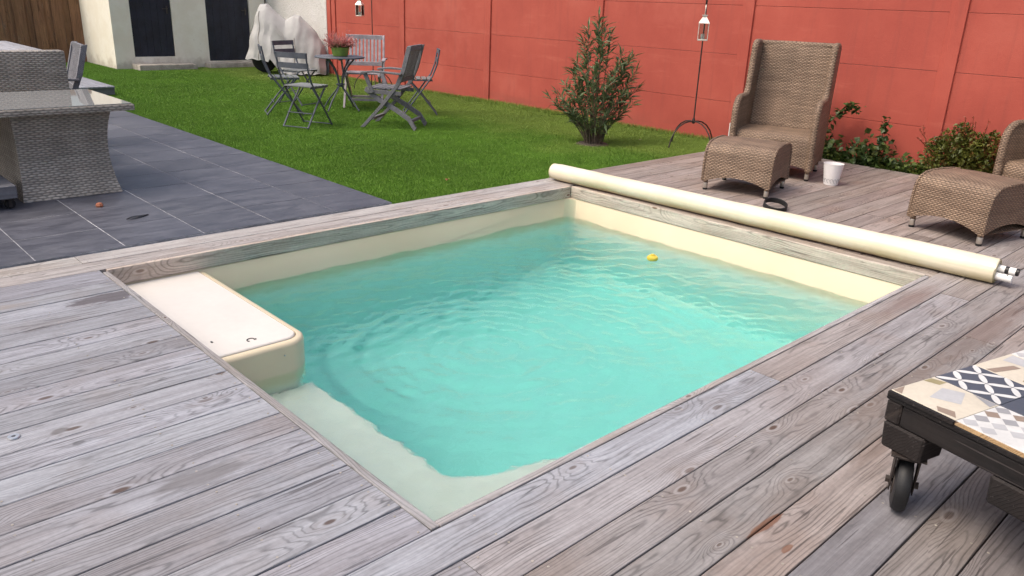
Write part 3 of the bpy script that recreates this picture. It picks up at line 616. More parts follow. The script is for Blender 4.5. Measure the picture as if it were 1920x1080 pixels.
#__PART2__
# ------------------------------------------------------------------ wicker armchairs and footstools (front = local -Y)
def arch(x, hw, zb, rise): return zb + rise * max(0.0, 1 - (x / hw) ** 2)
def wicker_leg(parent, x, y, z1, mt='brown_wicker'):
    l = MB().lathe([(0.017, 0.035), (0.020, z1)], 10, (x, y, 0)).build('leg', mt, parent, uv=True)
    MB().lathe([(0.015, 0.0), (0.019, 0.003), (0.019, 0.016)], 10, (x, y, 0)).build('foot', 'black_rubber', l)
    MB().lathe([(0.0175, 0.016), (0.0185, 0.018), (0.0195, 0.058), (0.019, 0.06)], 12, (x, y, 0)).build('metal_cap', 'brushed_metal', l)
    return l
def footstool(label, loc, rz):
    o = thing('wicker_footstool', label, 'footstool', loc, rz, 'wicker footstools on the deck')
    W, Dp = 0.275, 0.56; m = MB(); loops = []
    for i in range(25):
        x = -W + 2 * W * i / 24; zb = arch(x, W * 0.92, 0.075, 0.055); e = abs(x) / W; cr = 0.012 * (1 - e ** 4)
        rr = 0.006 * (1 if e > 0.97 else 0)
        top = [(0.016, 0.28), (0.028, 0.325), (0.055, 0.36), (0.10, 0.383), (0.17, 0.394), (0.28, 0.398), (0.40, 0.394), (0.48, 0.383), (0.525, 0.36), (0.548, 0.32)]
        lp = [(x, 0.0 + rr, zb), (x, 0.004 + rr, 0.15), (x, 0.009 + rr, 0.22)] + [(x, y, z + cr - rr) for y, z in top] + [(x, Dp - rr, 0.22), (x, Dp - rr, zb), (x, Dp - 0.03, zb + 0.004), (x, 0.03, zb + 0.004)]
        loops.append(lp)
    m.loft(loops, cap=False)
    m.build('seat', 'brown_wicker', o, smooth=50, uv=True)
    for sx in (-1, 1):
        m = MB(); N = 16
        prof_t = [(0.009, 0.22), (0.016, 0.28), (0.028, 0.325), (0.055, 0.36), (0.10, 0.383), (0.17, 0.394), (0.28, 0.398), (0.40, 0.394), (0.48, 0.383), (0.525, 0.36), (0.548, 0.32), (0.56, 0.22)]
        pol = prof_t + [(0.56 - 0.56 * k / N, 0.075 + 0.055 * max(0, 1 - ((0.28 - 0.56 * k / N) / 0.26) ** 2)) for k in range(N + 1)]
        m.prism(pol, 'x', sx * (W + 0.001), sx * (W - 0.02)); m.build('side_panel', 'brown_wicker', o, smooth=40, uv=True)
        m = MB(); m.tube([(sx * W, y, z) for y, z in [(0.004, 0.08), (0.006, 0.15)] + prof_t + [(0.558, 0.15), (0.558, 0.08)]], 0.010, 8); m.build('edge_trim', 'brown_wicker', o, uv=True)
        for yy in (0.03, Dp - 0.03): wicker_leg(o, sx * (W - 0.025), yy, 0.11)
    return o
def armchair(label, loc, rz):
    o = thing('wicker_armchair', label, 'armchair', loc, rz, 'wicker armchairs on the deck')
    W = 0.375
    # seat block with front apron
    m = MB(); loops = []
    for i in range(17):
        x = -0.325 + 0.65 * i / 16; zb = arch(x, 0.325, 0.105, 0.035)
        loops.append([(x, 0.012, zb), (x, 0.010, 0.25), (x, 0.012, 0.345), (x, 0.025, 0.375), (x, 0.06, 0.392), (x, 0.30, 0.398), (x, 0.58, 0.385), (x, 0.60, zb + 0.01), (x, 0.05, zb + 0.01)])
    m.loft(loops); m.build('seat', 'brown_wicker', o, smooth=50, uv=True)
    # side panels: arm and wing in one outline
    out = [(0.0, 0.09), (-0.004, 0.35), (-0.007, 0.50)] + [(0.115 + 0.122 * math.cos(R(a)), 0.542 + 0.120 * math.sin(R(a))) for a in (165, 145, 125, 107, 90)] + [(0.19, 0.662), (0.27, 0.660), (0.33, 0.664), (0.375, 0.682), (0.405, 0.72), (0.425, 0.78), (0.455, 0.95), (0.485, 1.075)] + \
          [(0.535 + 0.05 * math.cos(R(a)), 1.085 + 0.045 * math.sin(R(a))) for a in (170, 130, 90)] + [(0.66, 1.128), (0.73, 1.125), (0.70, 0.9), (0.655, 0.5), (0.63, 0.09)] + [(0.63 - 0.63 * k / 8, 0.09 + 0.035 * (1 - ((k - 4) / 4) ** 2)) for k in range(1, 8)]
    for sx, nm in ((-1, 'side_panel'), (1, 'side_panel')):
        m = MB(); m.prism(out, 'x', sx * (W - 0.055), sx * W); m.build(nm, 'brown_wicker', o, bevel=0.012, segs=2, smooth=40, uv=True)
        m = MB(); m.tube([(sx * (W - 0.028), y - 0.004, z + 0.004) for y, z in out[:20]], 0.031, 10); m.build('arm_roll', 'brown_wicker', o, uv=True, smooth=60)
        for yy in (0.045, 0.585): wicker_leg(o, sx * (W - 0.04), yy, 0.12)
    # reclined, slightly dished back
    m = MB()
    def bk(u, v, t):
        x = -0.325 + 0.65 * u; z = 0.36 + 0.77 * v; return (x, 0.555 + 0.135 * v + 0.03 * (1 - (2 * u - 1) ** 2) * math.sin(math.pi * min(1, v + 0.15)) + t, z)
    m.loft([[bk(i / 12, j / 12, 0) for i in range(13)] + [bk(i / 12, j / 12, 0.045) for i in range(12, -1, -1)] for j in range(13)])
    m.build('backrest', 'brown_wicker', o, smooth=50, uv=True)
    m = MB(); m.tube([(-0.35 + 0.70 * i / 14, 0.70 + 0.025 * math.sin(math.pi * i / 14), 1.128) for i in range(15)], 0.026, 10); m.build('top_roll', 'brown_wicker', o, uv=True, smooth=60)
    m = MB(); m.grid(lambda u, v: (-0.33 + 0.66 * u, 0.64 + 0.06 * v, 0.12 + 0.95 * v), 6, 8); m.build('back_panel', 'brown_wicker', o, uv=True)
    return o
armchair('brown wicker wing armchair standing near the centre of the red wall, seen from the front', (5.393, 2.085, 0), R(-71))
footstool('brown wicker footstool in front of the armchair with a view of its whole front', (4.50, 1.865, 0), R(-75.5))
armchair('brown wicker armchair cut off by the right edge of the picture', (5.69, 0.03, 0), R(-105))
footstool('brown wicker footstool at the right edge, in front of the cut off armchair', (4.60, 0.30, 0), R(-105))

# ------------------------------------------------------------------ small things on the far deck
cup = thing('white_pot', 'small white pot with a grey pattern near its foot, on the deck by the armchair', 'pot', (5.60, 1.58, 0))
MB().lathe([(0.056, 0.0), (0.060, 0.004), (0.084, 0.180), (0.086, 0.186), (0.080, 0.186), (0.055, 0.012)], 28, capb=True, capt=True).build('body', 'white_pot_glaze', cup)
m = MB()
for k in range(7): m.tube([((0.0612 + 0.13 * z) * math.cos(a), (0.0612 + 0.13 * z) * math.sin(a), z) for a, z in [(R(135 + k * 24 + 10 * math.cos(R(b))), 0.040 + 0.017 * math.sin(R(b))) for b in range(0, 300, 40)]], 0.0018, 5)
m.build('pattern', 'grey_print', cup)
m = MB()
for k in range(6): m.tube([((0.0602 + 0.1335 * z) * math.cos(R(a)), (0.0602 + 0.1335 * z) * math.sin(R(a)), z) for a in range(0, 360, 15) for z in (0.07 + 0.018 * k,)], 0.0012, 4, closed=True)
m.build('ribs', 'white_pot_glaze', cup)
rg = MB(); N = 36; rgp = [(0.085 + 0.016 * math.sin(0)), 0]
rg.loft([[(r_ * math.cos(2 * math.pi * k / N) * 1.05, r_ * math.sin(2 * math.pi * k / N) * 0.9, z_) for r_, z_ in ((0.094, 0.0), (0.099, 0.003), (0.097, 0.038), (0.093, 0.041), (0.090, 0.038), (0.091, 0.003))] for k in list(range(N)) + [0]], cap=False)
rr_ = rg.build('rubber_ring', 'black_rubber', None, (4.33, 1.40, 0.002), R(20), smooth=40); rr_.rotation_euler = (R(8), R(-9), R(20)); rr_.location.z = 0.012
tag(rr_, 'open black ring lying on the deck between roller and footstool', 'ring')
wb = MB(); wb.bb(-0.018, 0.018, -0.022, 0.022, -0.05, 0.20); tag(wb.build('outdoor_socket_box', 'white_plastic', None, (6.93, 3.44, 0), bevel=0.004, smooth=30), 'narrow white box at the foot of the red wall beside the armchair', 'box')

# ------------------------------------------------------------------ rolled pool cover
roll = thing('rolled_pool_cover', 'cream pool cover rolled up along the far side of the pool', 'pool cover', (0, 0, 0))
a = Vector((3.670, 3.09, 0.073)); b = Vector((3.775, -0.285, 0.075)); ax = (b - a).normalized(); up = Vector((0, 0, 1)); sd = ax.cross(up).normalized()
m = MB(); loops = []; NS = 40
for i in range(NS + 1):
    s_ = i / NS; c_ = a.lerp(b, s_); lp = []; r0 = 0.066 + 0.006 * s_ + 0.0012 * math.sin(s_ * 23) + 0.0008 * math.sin(s_ * 61)
    if i == 0: r0 *= 0.93
    for k in range(28):
        an = 2 * math.pi * k / 28; r_ = r0 * (1 + 0.008 * math.sin(3 * an + s_ * 4) + 0.055 * ((an / (2 * math.pi) + 0.69 + 0.006 * math.sin(s_ * 9)) % 1.0) - 0.03); p = c_ + sd * (r_ * math.cos(an)) + up * (r_ * math.sin(an)); p.z = max(p.z, 0.0025); lp.append(tuple(p))
    loops.append(lp)
m.loft(loops, cap=False); m.build('vinyl_sheet', 'cream_vinyl', roll, smooth=60, fixn=False)
# spiral end of the roll
m = MB(); sp = []
for k in range(90):
    an = 2 * math.pi * k / 28 + 0.4; r_ = 0.070 - 0.00042 * k * 1.0
    sp.append((an, r_))
m.loft([[tuple(b + ax * e + sd * (r_ * math.cos(an)) + up * (r_ * math.sin(an))) for an, r_ in sp] + [tuple(b + ax * e + sd * ((r_ - 0.0025) * math.cos(an)) + up * ((r_ - 0.0025) * math.sin(an))) for an, r_ in reversed(sp)] for e in (-0.10, 0.004)])
m.build('spiral_end', 'cream_vinyl', roll, smooth=60)
m = MB(); m.lathe([(0.064, 0), (0.064, 0.004), (0.02, 0.010)], 24); o = m.build('end_cap', 'cream_vinyl', roll, tuple(a + ax * 0.002)); o.rotation_euler = (-ax).to_track_quat('Z', 'Y').to_euler()
m = MB(); m.tube([tuple(a), tuple(a - ax * 0.035)], [0.022, 0.018], 12); m.build('hub', 'white_plastic', roll)
for dx_, dz_, le in ((0.020, 0.014, 0.10), (-0.018, -0.022, 0.085)):
    c0 = b + sd * (-dx_) + up * dz_
    tb = MB().tube([tuple(c0 - ax * 0.2), tuple(c0 + ax * le)], 0.021, 16).build('pipe', 'white_plastic', roll)
    if dx_ > 0:
        for e0, e1 in ((0.035, 0.055), (0.088, 0.102)): MB().tube([tuple(c0 + ax * e0), tuple(c0 + ax * e1)], 0.0216, 16).build('band', 'black_plastic', tb)
    else:
        m = MB()
        for e0, an in ((0.03, 100), (0.055, 130), (0.06, 70)): q = c0 + ax * e0 + sd * (0.0205 * math.cos(R(an))) + up * (0.0205 * math.sin(R(an))); m.box(tuple(q), (0.008, 0.008, 0.004))
        m.build('bolt', 'black_plastic', tb)
# floating dispenser
fl = thing('floating_dispenser', 'small yellow float on the pool water', 'float', (3.235, 1.68, WZ))
MB().lathe([(0.012, -0.040), (0.034, -0.022), (0.040, 0.0), (0.038, 0.014), (0.026, 0.024), (0.008, 0.028)], 20).build('body', 'yellow_float', fl)
MB().lathe([(0.016, 0.024), (0.017, 0.030), (0.010, 0.034)], 14).build('cap', 'yellow_float', fl)
# washer on the near deck
m = MB(); m.loft([[((r_) * math.cos(2 * math.pi * k / 24), r_ * math.sin(2 * math.pi * k / 24), z_) for r_, z_ in ((0.0065, 0.0015), (0.0065, 0.005), (0.0175, 0.005), (0.019, 0.0015))] for k in list(range(24)) + [0]], cap=False)
tag(m.build('steel_washer', 'steel', None, (-0.747, 1.265, 0)), 'round pale washer lying on the deck at the left edge', 'washer')
m = MB(); m.lathe([(0.022, 0.0), (0.026, 0.012), (0.018, 0.026), (0.006, 0.03)], 7, (0, 0, 0)); tag(m.build('terracotta_shard', 'terracotta', None, (0.46, 4.36, ZL)), 'small terracotta shard on the dark tiles near the table foot', 'shard')
def leaf_obj(name, mt, label, loc, rz, L, W_, cat='leaf', grp=None):
    m = MB(); m.grid(lambda u, v: ((u - .5) * L, (v - .5) * W_ * math.sin(math.pi * (0.06 + 0.88 * u)), 0.004 + 0.35 * W_ * (2 * v - 1) ** 2 * 0.5 + 0.1 * W_ * math.sin(5 * u)), 10, 4)
    return tag(m.build(name, mt, None, loc, rz, smooth=60), label, cat, grp)
leaf_obj('dark_leaf', 'wet_leaf', 'flat dark leaf on the slate tiles', (0.565, 3.93, ZL), R(20), 0.17, 0.035)
leaf_obj('fallen_leaf', 'rust_leaf', 'rust coloured fallen leaf on the lawn behind the pool', (2.98, 3.66, ZL + 0.012), R(40), 0.08, 0.045)

leaf_obj('dry_leaf', 'pale_leaf', 'tiny pale dry leaf on the lawn between oleander and lantern stand', (6.2, 4.15, ZL + 0.006), R(20), 0.06, 0.026)

# ------------------------------------------------------------------ tiled trolley table, bottom right
e2 = Vector((0.970, -0.242, 0)); e1 = Vector((-0.242, -0.970, 0))
tt = thing('tiled_trolley_table', 'low black trolley table topped with patterned cement tiles', 'table', (1.102, -0.745, 0), math.atan2(e2.y, e2.x))   # local +x = e2, local -y = e1
TZ = 0.382; T = 0.20; NXT, NYT = 5, 4
m = MB(); m.bb(-0.006, NXT * T + 0.006, -NYT * T - 0.006, 0.006, TZ - 0.03, TZ - 0.012); m.build('top_board', 'black_stained_wood', tt, bevel=0.003, smooth=0)
for (x0, x1, y0, y1) in ((-0.004, NXT * T + 0.004, -0.045, 0.003), (-0.004, NXT * T + 0.004, -NYT * T - 0.003, -NYT * T + 0.045)): MB().bb(x0, x1, y0, y1, TZ - 0.098, TZ - 0.0305).build('frame_rail', 'black_stained_wood', tt, bevel=0.005, smooth=0)
for x0 in (-0.002, NXT * T - 0.045):
    m = MB(); m.bb(-(NYT * T - 0.092) / 2, (NYT * T - 0.092) / 2, -0.0235, 0.0235, -0.067, 0); m.build('frame_rail', 'black_stained_wood', tt, (x0 + 0.0235, -NYT * T / 2, TZ - 0.031), R(90), bevel=0.005, smooth=0)
for i, (x0, yy) in enumerate(((0.0, -0.004), (0.0, -NYT * T + 0.13), (NXT * T - 0.10, -0.004), (NXT * T - 0.10, -NYT * T + 0.13), (0.0, -0.325), (NXT * T - 0.10, -0.325))):
    m = MB(); m.loft([[(x0 - 0.003, yy - 0.125, TZ - 0.180), (x0 + 0.10, yy - 0.125, TZ - 0.180), (x0 + 0.10, yy, TZ - 0.180), (x0 - 0.003, yy, TZ - 0.180)], [(x0 - 0.006, yy - 0.13, TZ - 0.0985), (x0 + 0.105, yy - 0.13, TZ - 0.0985), (x0 + 0.105, yy + 0.004, TZ - 0.0985), (x0 - 0.006, yy + 0.004, TZ - 0.0985)]])
    bl = m.build('corner_block', 'black_stained_wood', tt, bevel=0.006, smooth=0)
    if i > 3: continue
    cx, cy = x0 + 0.045, yy - 0.065
    ca = bpy.data.objects.new('castor', None); COL.objects.link(ca); ca.parent = tt; ca.location = (cx, cy, 0); ca.rotation_euler = (0, 0, R(35 if i == 0 else rng.uniform(0, 180)))
    WR = 0.088
    w = MB().lathe([(0.012, -0.023), (0.062, -0.023), (0.081, -0.019), (WR, -0.008), (WR, 0.008), (0.081, 0.019), (0.062, 0.023), (0.012, 0.023)], 32); o = w.build('wheel', 'black_rubber', ca, (0.014, 0, WR)); o.rotation_euler = (R(90), 0, 0)
    h = MB().lathe([(0.010, -0.0255), (0.040, -0.0255), (0.043, -0.020), (0.043, 0.020), (0.040, 0.0255), (0.010, 0.0255)], 18).build('hub', 'rusty_black_iron', ca, (0.014, 0, WR)); h.rotation_euler = (R(90), 0, 0)
    m = MB(); zt_ = 0.190
    for s_ in (-1, 1): m.loft([[(0.000, s_ * y_, 0.058), (0.028, s_ * y_, 0.058), (0.042, s_ * y_, zt_), (-0.040, s_ * y_, zt_)] for y_ in (0.030, 0.034)])
    m.box((0, 0, zt_ + 0.003), (0.086, 0.066, 0.006)); m.box((0, 0, 0.199), (0.10, 0.095, 0.005)); m.build('fork', 'rusty_black_iron', ca, bevel=0.001, smooth=0)
    m = MB(); m.tube([(0.014, -0.043, WR), (0.014, 0.043, WR)], 0.006, 8); m.tube([(0.014, -0.045, WR), (0.014, -0.034, WR)], 0.012, 6); m.tube([(0.014, 0.034, WR), (0.014, 0.045, WR)], 0.012, 6); m.build('axle', 'rusty_black_iron', ca)
base_t = MB(); base_t.bb(0.0008, T - 0.0008, -T + 0.0008, -0.0008, -0.0115, 0)
bases = {c: base_t.mesh('tile', c, bevel=0.0008, smooth=0) for c in ('tile_cream', 'tile_slate', 'tile_white', 'tile_dark_grey')}
PATS = {}
def pat(name, polys):
    mats = sorted(set(c for c, _ in polys)); m = MB(); z = 0.0005
    for c, pl in polys:
        m.cur = mats.index(c); m.add([(x * T, -y * T, z) for x, y in pl], [tuple(range(len(pl)))])
    PATS[name] = m.mesh('pattern', mats, smooth=0)
def ell(cx, cy, a_, b_): return [(cx + a_ * math.cos(R(k)), cy + b_ * math.sin(R(k))) for k in range(0, 360, 20)]
pet = []
cl = lambda e: [(min(0.985, max(0.015, a_)), min(0.985, max(0.015, b_))) for a_, b_ in e]
def rell(cx, cy, a_, b_, th): return [(cx + a_ * math.cos(R(k)) * math.cos(th) - b_ * math.sin(R(k)) * math.sin(th), cy + a_ * math.cos(R(k)) * math.sin(th) + b_ * math.sin(R(k)) * math.cos(th)) for k in range(0, 360, 24)]
for i in range(4):
    for j in range(4):
        pet.append(('tile_white', cl(rell((i + .5) / 4, (j + .5) / 4, 0.166, 0.050, R(45) if (i + j) % 2 == 0 else R(-45)))))
pat('petal', pet)
rh = []
cols = ['tile_pale_grey', 'tile_light_grey', 'tile_white', 'tile_light_grey', 'tile_dark_grey', 'tile_pale_grey', 'tile_brown', 'tile_white']
for i in range(4):
    for j in range(4):
        cx, cy = (i + .5) / 4, (j + .5) / 4
        rh.append((cols[(i * 3 + j * 5) % 8], [(cx - .118, cy), (cx, cy - .118), (cx + .118, cy), (cx, cy + .118)]))
pat('rhomb', rh)
pat('slab', [('tile_brown', [(0.02, 0.02), (0.28, 0.02), (0.02, 0.16)]), ('tile_ochre', [(0.72, 0.02), (0.90, 0.02), (0.98, 0.22), (0.80, 0.22)]), ('tile_brown', [(0.02, 0.72), (0.14, 0.62), (0.22, 0.84), (0.06, 0.96)]),
             ('tile_light_grey', [(0.80, 0.98), (0.98, 0.62), (0.98, 0.98)]), ('tile_pale_grey', [(0.30, 0.40), (0.75, 0.30), (0.90, 0.56), (0.50, 0.75)])])
pat('band', [('tile_brown', [(0.02, 0.18), (0.55, 0.30), (0.55, 0.42), (0.02, 0.32)]), ('tile_pale_grey', [(0.6, 0.1), (0.95, 0.06), (0.95, 0.5), (0.7, 0.6)]), ('tile_ochre', [(0.1, 0.7), (0.4, 0.62), (0.55, 0.92), (0.2, 0.96)])])
pat('ray', [('tile_light_grey', [(0.05, 0.95), (0.5, 0.5), (0.5, 0.95)]), ('tile_dark_grey', [(0.95, 0.05), (0.5, 0.5), (0.95, 0.5)])])
LAY = [[('tile_cream', 'slab'), ('tile_slate', 'petal'), ('tile_cream', 'band'), ('tile_white', 'rhomb'), ('tile_slate', 'petal')],
       [('tile_white', 'rhomb'), ('tile_slate', 'ray'), ('tile_cream', 'slab'), ('tile_slate', 'petal'), ('tile_cream', 'band')],
       [('tile_slate', 'petal'), ('tile_cream', 'band'), ('tile_white', 'rhomb'), ('tile_cream', 'slab'), ('tile_dark_grey', 'ray')],
       [('tile_cream', 'slab'), ('tile_white', 'rhomb'), ('tile_slate', 'petal'), ('tile_cream', 'band'), ('tile_slate', 'ray')]]
for j in range(NYT):
    for i in range(NXT):
        bc, pt = LAY[j][i]; o = link('tile', bases[bc], tt, (i * T, -j * T, TZ)); tag(link('pattern', PATS[pt], o), kind='stuff')
MB().bb(-0.012, -0.0005, -T, 0.0, TZ - 0.0118, TZ - 0.0012).build('edge_strip', 'black_stained_wood', tt, smooth=0)
m = MB(); m.bb(-0.0045, -0.0005, -NYT * T, -T - 0.001, TZ - 0.0118, TZ - 0.0015); m.build('edge_strip', 'bare_wood', tt, smooth=0)

# ------------------------------------------------------------------ wicker dining table, left
wt = thing('wicker_dining_table', 'low grey wicker table with a glass top on the slate terrace', 'table', (0, 0, ZL))
H_ = 0.645
TA = (-0.75, 0.885, 4.70, 5.74)
m = MB(); m.bb(TA[0], TA[1], TA[2], TA[3], H_ - 0.050, H_ - 0.006); m.build('top_frame', 'grey_wicker', wt, bevel=0.008, segs=2, smooth=40, uv=True)
m = MB(); m.bb(TA[0] + 0.015, TA[1] - 0.015, TA[2] + 0.015, TA[3] - 0.015, H_ - 0.0055, H_ + 0.0015); m.build('glass_top', 'glass_table_top', wt, bevel=0.001, smooth=0)
# waisted pedestal
def ped(z): 
    u = z / 0.594; return 0.085 * (2 * u - 1.05) ** 2
def pedestal(x0, x1):
    m = MB(); lp = []
    for i in range(17):
        z = 0.594 * i / 16; f = ped(z); s_ = ped(z)
        lp.append([(x0 + 0.03 - s_ * 0.35, 4.83 - f, z), (x1 - 0.03 + s_ * 0.35, 4.83 - f, z), (x1 - 0.03 + s_ * 0.35, 5.60 + f, z), (x0 + 0.03 - s_ * 0.35, 5.60 + f, z)])
    m.loft(lp); return m.build('pedestal', 'grey_wicker', wt, bevel=0.0, smooth=50, uv=True)
pedestal(0.085, 0.735); 
# sofa beyond the table
so = thing('wicker_sofa', 'grey wicker sofa back behind the glass topped table', 'sofa', (0, 0, ZL))
m = MB(); m.bb(-1.2, 0.885, 6.27, 6.40, 0.05, 0.912); m.build('backrest', 'grey_wicker', so, bevel=0.02, segs=2, smooth=40, uv=True)
m = MB(); m.bb(-1.2, 0.885, 5.80, 6.265, 0.05, 0.40); m.build('seat', 'grey_wicker', so, bevel=0.02, segs=2, smooth=40, uv=True)
for x in (-1.1, 0.80):
    for yy in (5.86, 6.33): MB().lathe([(0.02, 0), (0.024, 0.055)], 10, (x, yy, 0)).build('leg', 'brushed_metal', so)
# trolley at the picture's edge
tr = thing('plant_trolley', 'low grey trolley with castors at the left edge by the table foot', 'trolley', (-0.12, 4.56, ZL))
m = MB(); m.bb(-0.30, 0.145, 0.02, 0.42, 0.075, 0.165); m.build('platform', 'grey_stained_wood', tr, bevel=0.006, smooth=0)
for x in (-0.24, 0.10):
    for yy in (0.07, 0.36):
        o = MB().lathe([(0.01, -0.012), (0.032, -0.012), (0.034, 0), (0.032, 0.012), (0.01, 0.012)], 16).build('castor', 'black_rubber', tr, (x, yy, 0.034)); o.rotation_euler = (R(90), 0, R(20))
        m = MB(); m.box((0, -0.02, 0.03), (0.02, 0.005, 0.05)); m.box((0, 0.02, 0.03), (0.02, 0.005, 0.05)); m.box((0, 0, 0.06), (0.05, 0.05, 0.012)); m.build('fork', 'rusty_black_iron', tr, (x, yy, 0.012), smooth=0)
# wooden dining table and chair behind the sofa
dt = thing('wooden_dining_table', 'grey plank dining table behind the wicker sofa', 'table', (0, 0, ZL))
for k in range(8):
    m = MB(); m.bb(-0.95, 0.95, -0.058, 0.058, -0.03, 0); o = m.build('plank', 'grey_stained_wood', dt, (0.86 - 0.47 + k * 0.121 + 0.06, 9.65, 0.742), R(90), bevel=0.003, smooth=0); o.color = (1.9, 1.9, 1.85, 1)
m = MB(); m.bb(0.42, 1.38, 8.78, 10.52, 0.62, 0.711); m.build('apron', 'grey_stained_wood', dt, smooth=0)
for x in (0.47, 1.33):
    for yy in (8.83, 10.47): MB().bb(x - 0.04, x + 0.04, yy - 0.04, yy + 0.04, 0, 0.62).build('leg', 'grey_stained_wood', dt, bevel=0.004, smooth=0)
pf = thing('low_platform', 'low pale grey slatted platform at the far end of the terrace', 'platform', (0, 0, ZL))
for k in range(9):
    m = MB(); m.bb(-1.3, 1.3, -0.055, 0.055, -0.025, 0); o = m.build('slat', 'grey_stained_wood', pf, (1.65 + 0.116 * k, 12.05, 0.115), R(90), bevel=0.003, smooth=0); o.color = (1.7, 1.75, 1.8, 1)
for yy in (10.8, 12.05, 13.3): MB().bb(1.61, 2.63, yy - 0.03, yy + 0.03, 0.0, 0.089).build('bearer', 'grey_stained_wood', pf, smooth=0)

# ------------------------------------------------------------------ folding bistro chairs, wooden armchairs, round table on the lawn
def bistro_chair(label, loc, rz):      # front = local -Y
    o = thing('folding_chair', label, 'chair', (loc[0], loc[1], ZL), rz, 'folding metal chairs round the bistro table')
    W = 0.195; pm_ = 'grey_metal_paint'
    for sx in (-1, 1):
        m = MB(); m.tube([(sx * W, -0.23, 0.004), (sx * W, -0.02, 0.28), (sx * W, 0.145, 0.50), (sx * W, 0.20, 0.64), (sx * W, 0.235, 0.83)], 0.0105, 7); m.build('back_leg', pm_, o)
        m = MB(); m.tube([(sx * (W - 0.03), 0.21, 0.004), (sx * (W - 0.03), 0.03, 0.23), (sx * (W - 0.03), -0.17, 0.445)], 0.0105, 7); m.build('front_leg', pm_, o)
    for y_, z_, x_ in ((-0.225, 0.012, W), (0.205, 0.012, W - 0.03), (0.118, 0.16, W - 0.03)): MB().tube([(-x_, y_, z_), (x_, y_, z_)], 0.006, 6).build('stretcher', pm_, o)
    for z_, y_ in ((0.80, 0.226), (0.69, 0.208)):
        m = MB(); m.loft([[(x_, y_ + 0.016 * (1 - (x_ / W) ** 2) + d_, z_ + h_) for d_, h_ in ((-0.006, -0.030), (0.006, -0.030), (0.010, 0.030), (-0.002, 0.030))] for x_ in [-W - 0.012 + (2 * W + 0.024) * i / 8 for i in range(9)]]); m.build('back_slat', pm_, o, smooth=40)
    for k in range(5): m = MB(); m.bb(-W + 0.012, W - 0.012, -0.205 + k * 0.072, -0.205 + k * 0.072 + 0.058, 0.450, 0.464); m.build('seat_slat', 'grey_green_slat_paint', o, bevel=0.003, smooth=0)
    for sx in (-1, 1): MB().bar((sx * (W - 0.02), -0.20, 0.442), (sx * (W - 0.02), 0.15, 0.442), 0.006, 0.015).build('seat_rail', pm_, o, smooth=0)
    return o
def facing(dx, dy): return math.atan2(dx, -dy)     # rotation that turns local -Y to (dx, dy)
bistro_chair('grey folding metal chair nearest the pool, in front of the round table', (3.50, 6.93), facing(0.86, 0.42))
bistro_chair('grey folding metal chair at the left end of the group, seen from its side', (3.76, 7.98), facing(0.90, -0.36))
bistro_chair('grey folding metal chair standing before the covered motorbike, its back to it', (4.42, 8.78), facing(0.35, -0.95))
bistro_chair('grey folding metal chair at the right end of the group, nearest the red wall', (5.33, 7.17), facing(-0.80, 0.55))
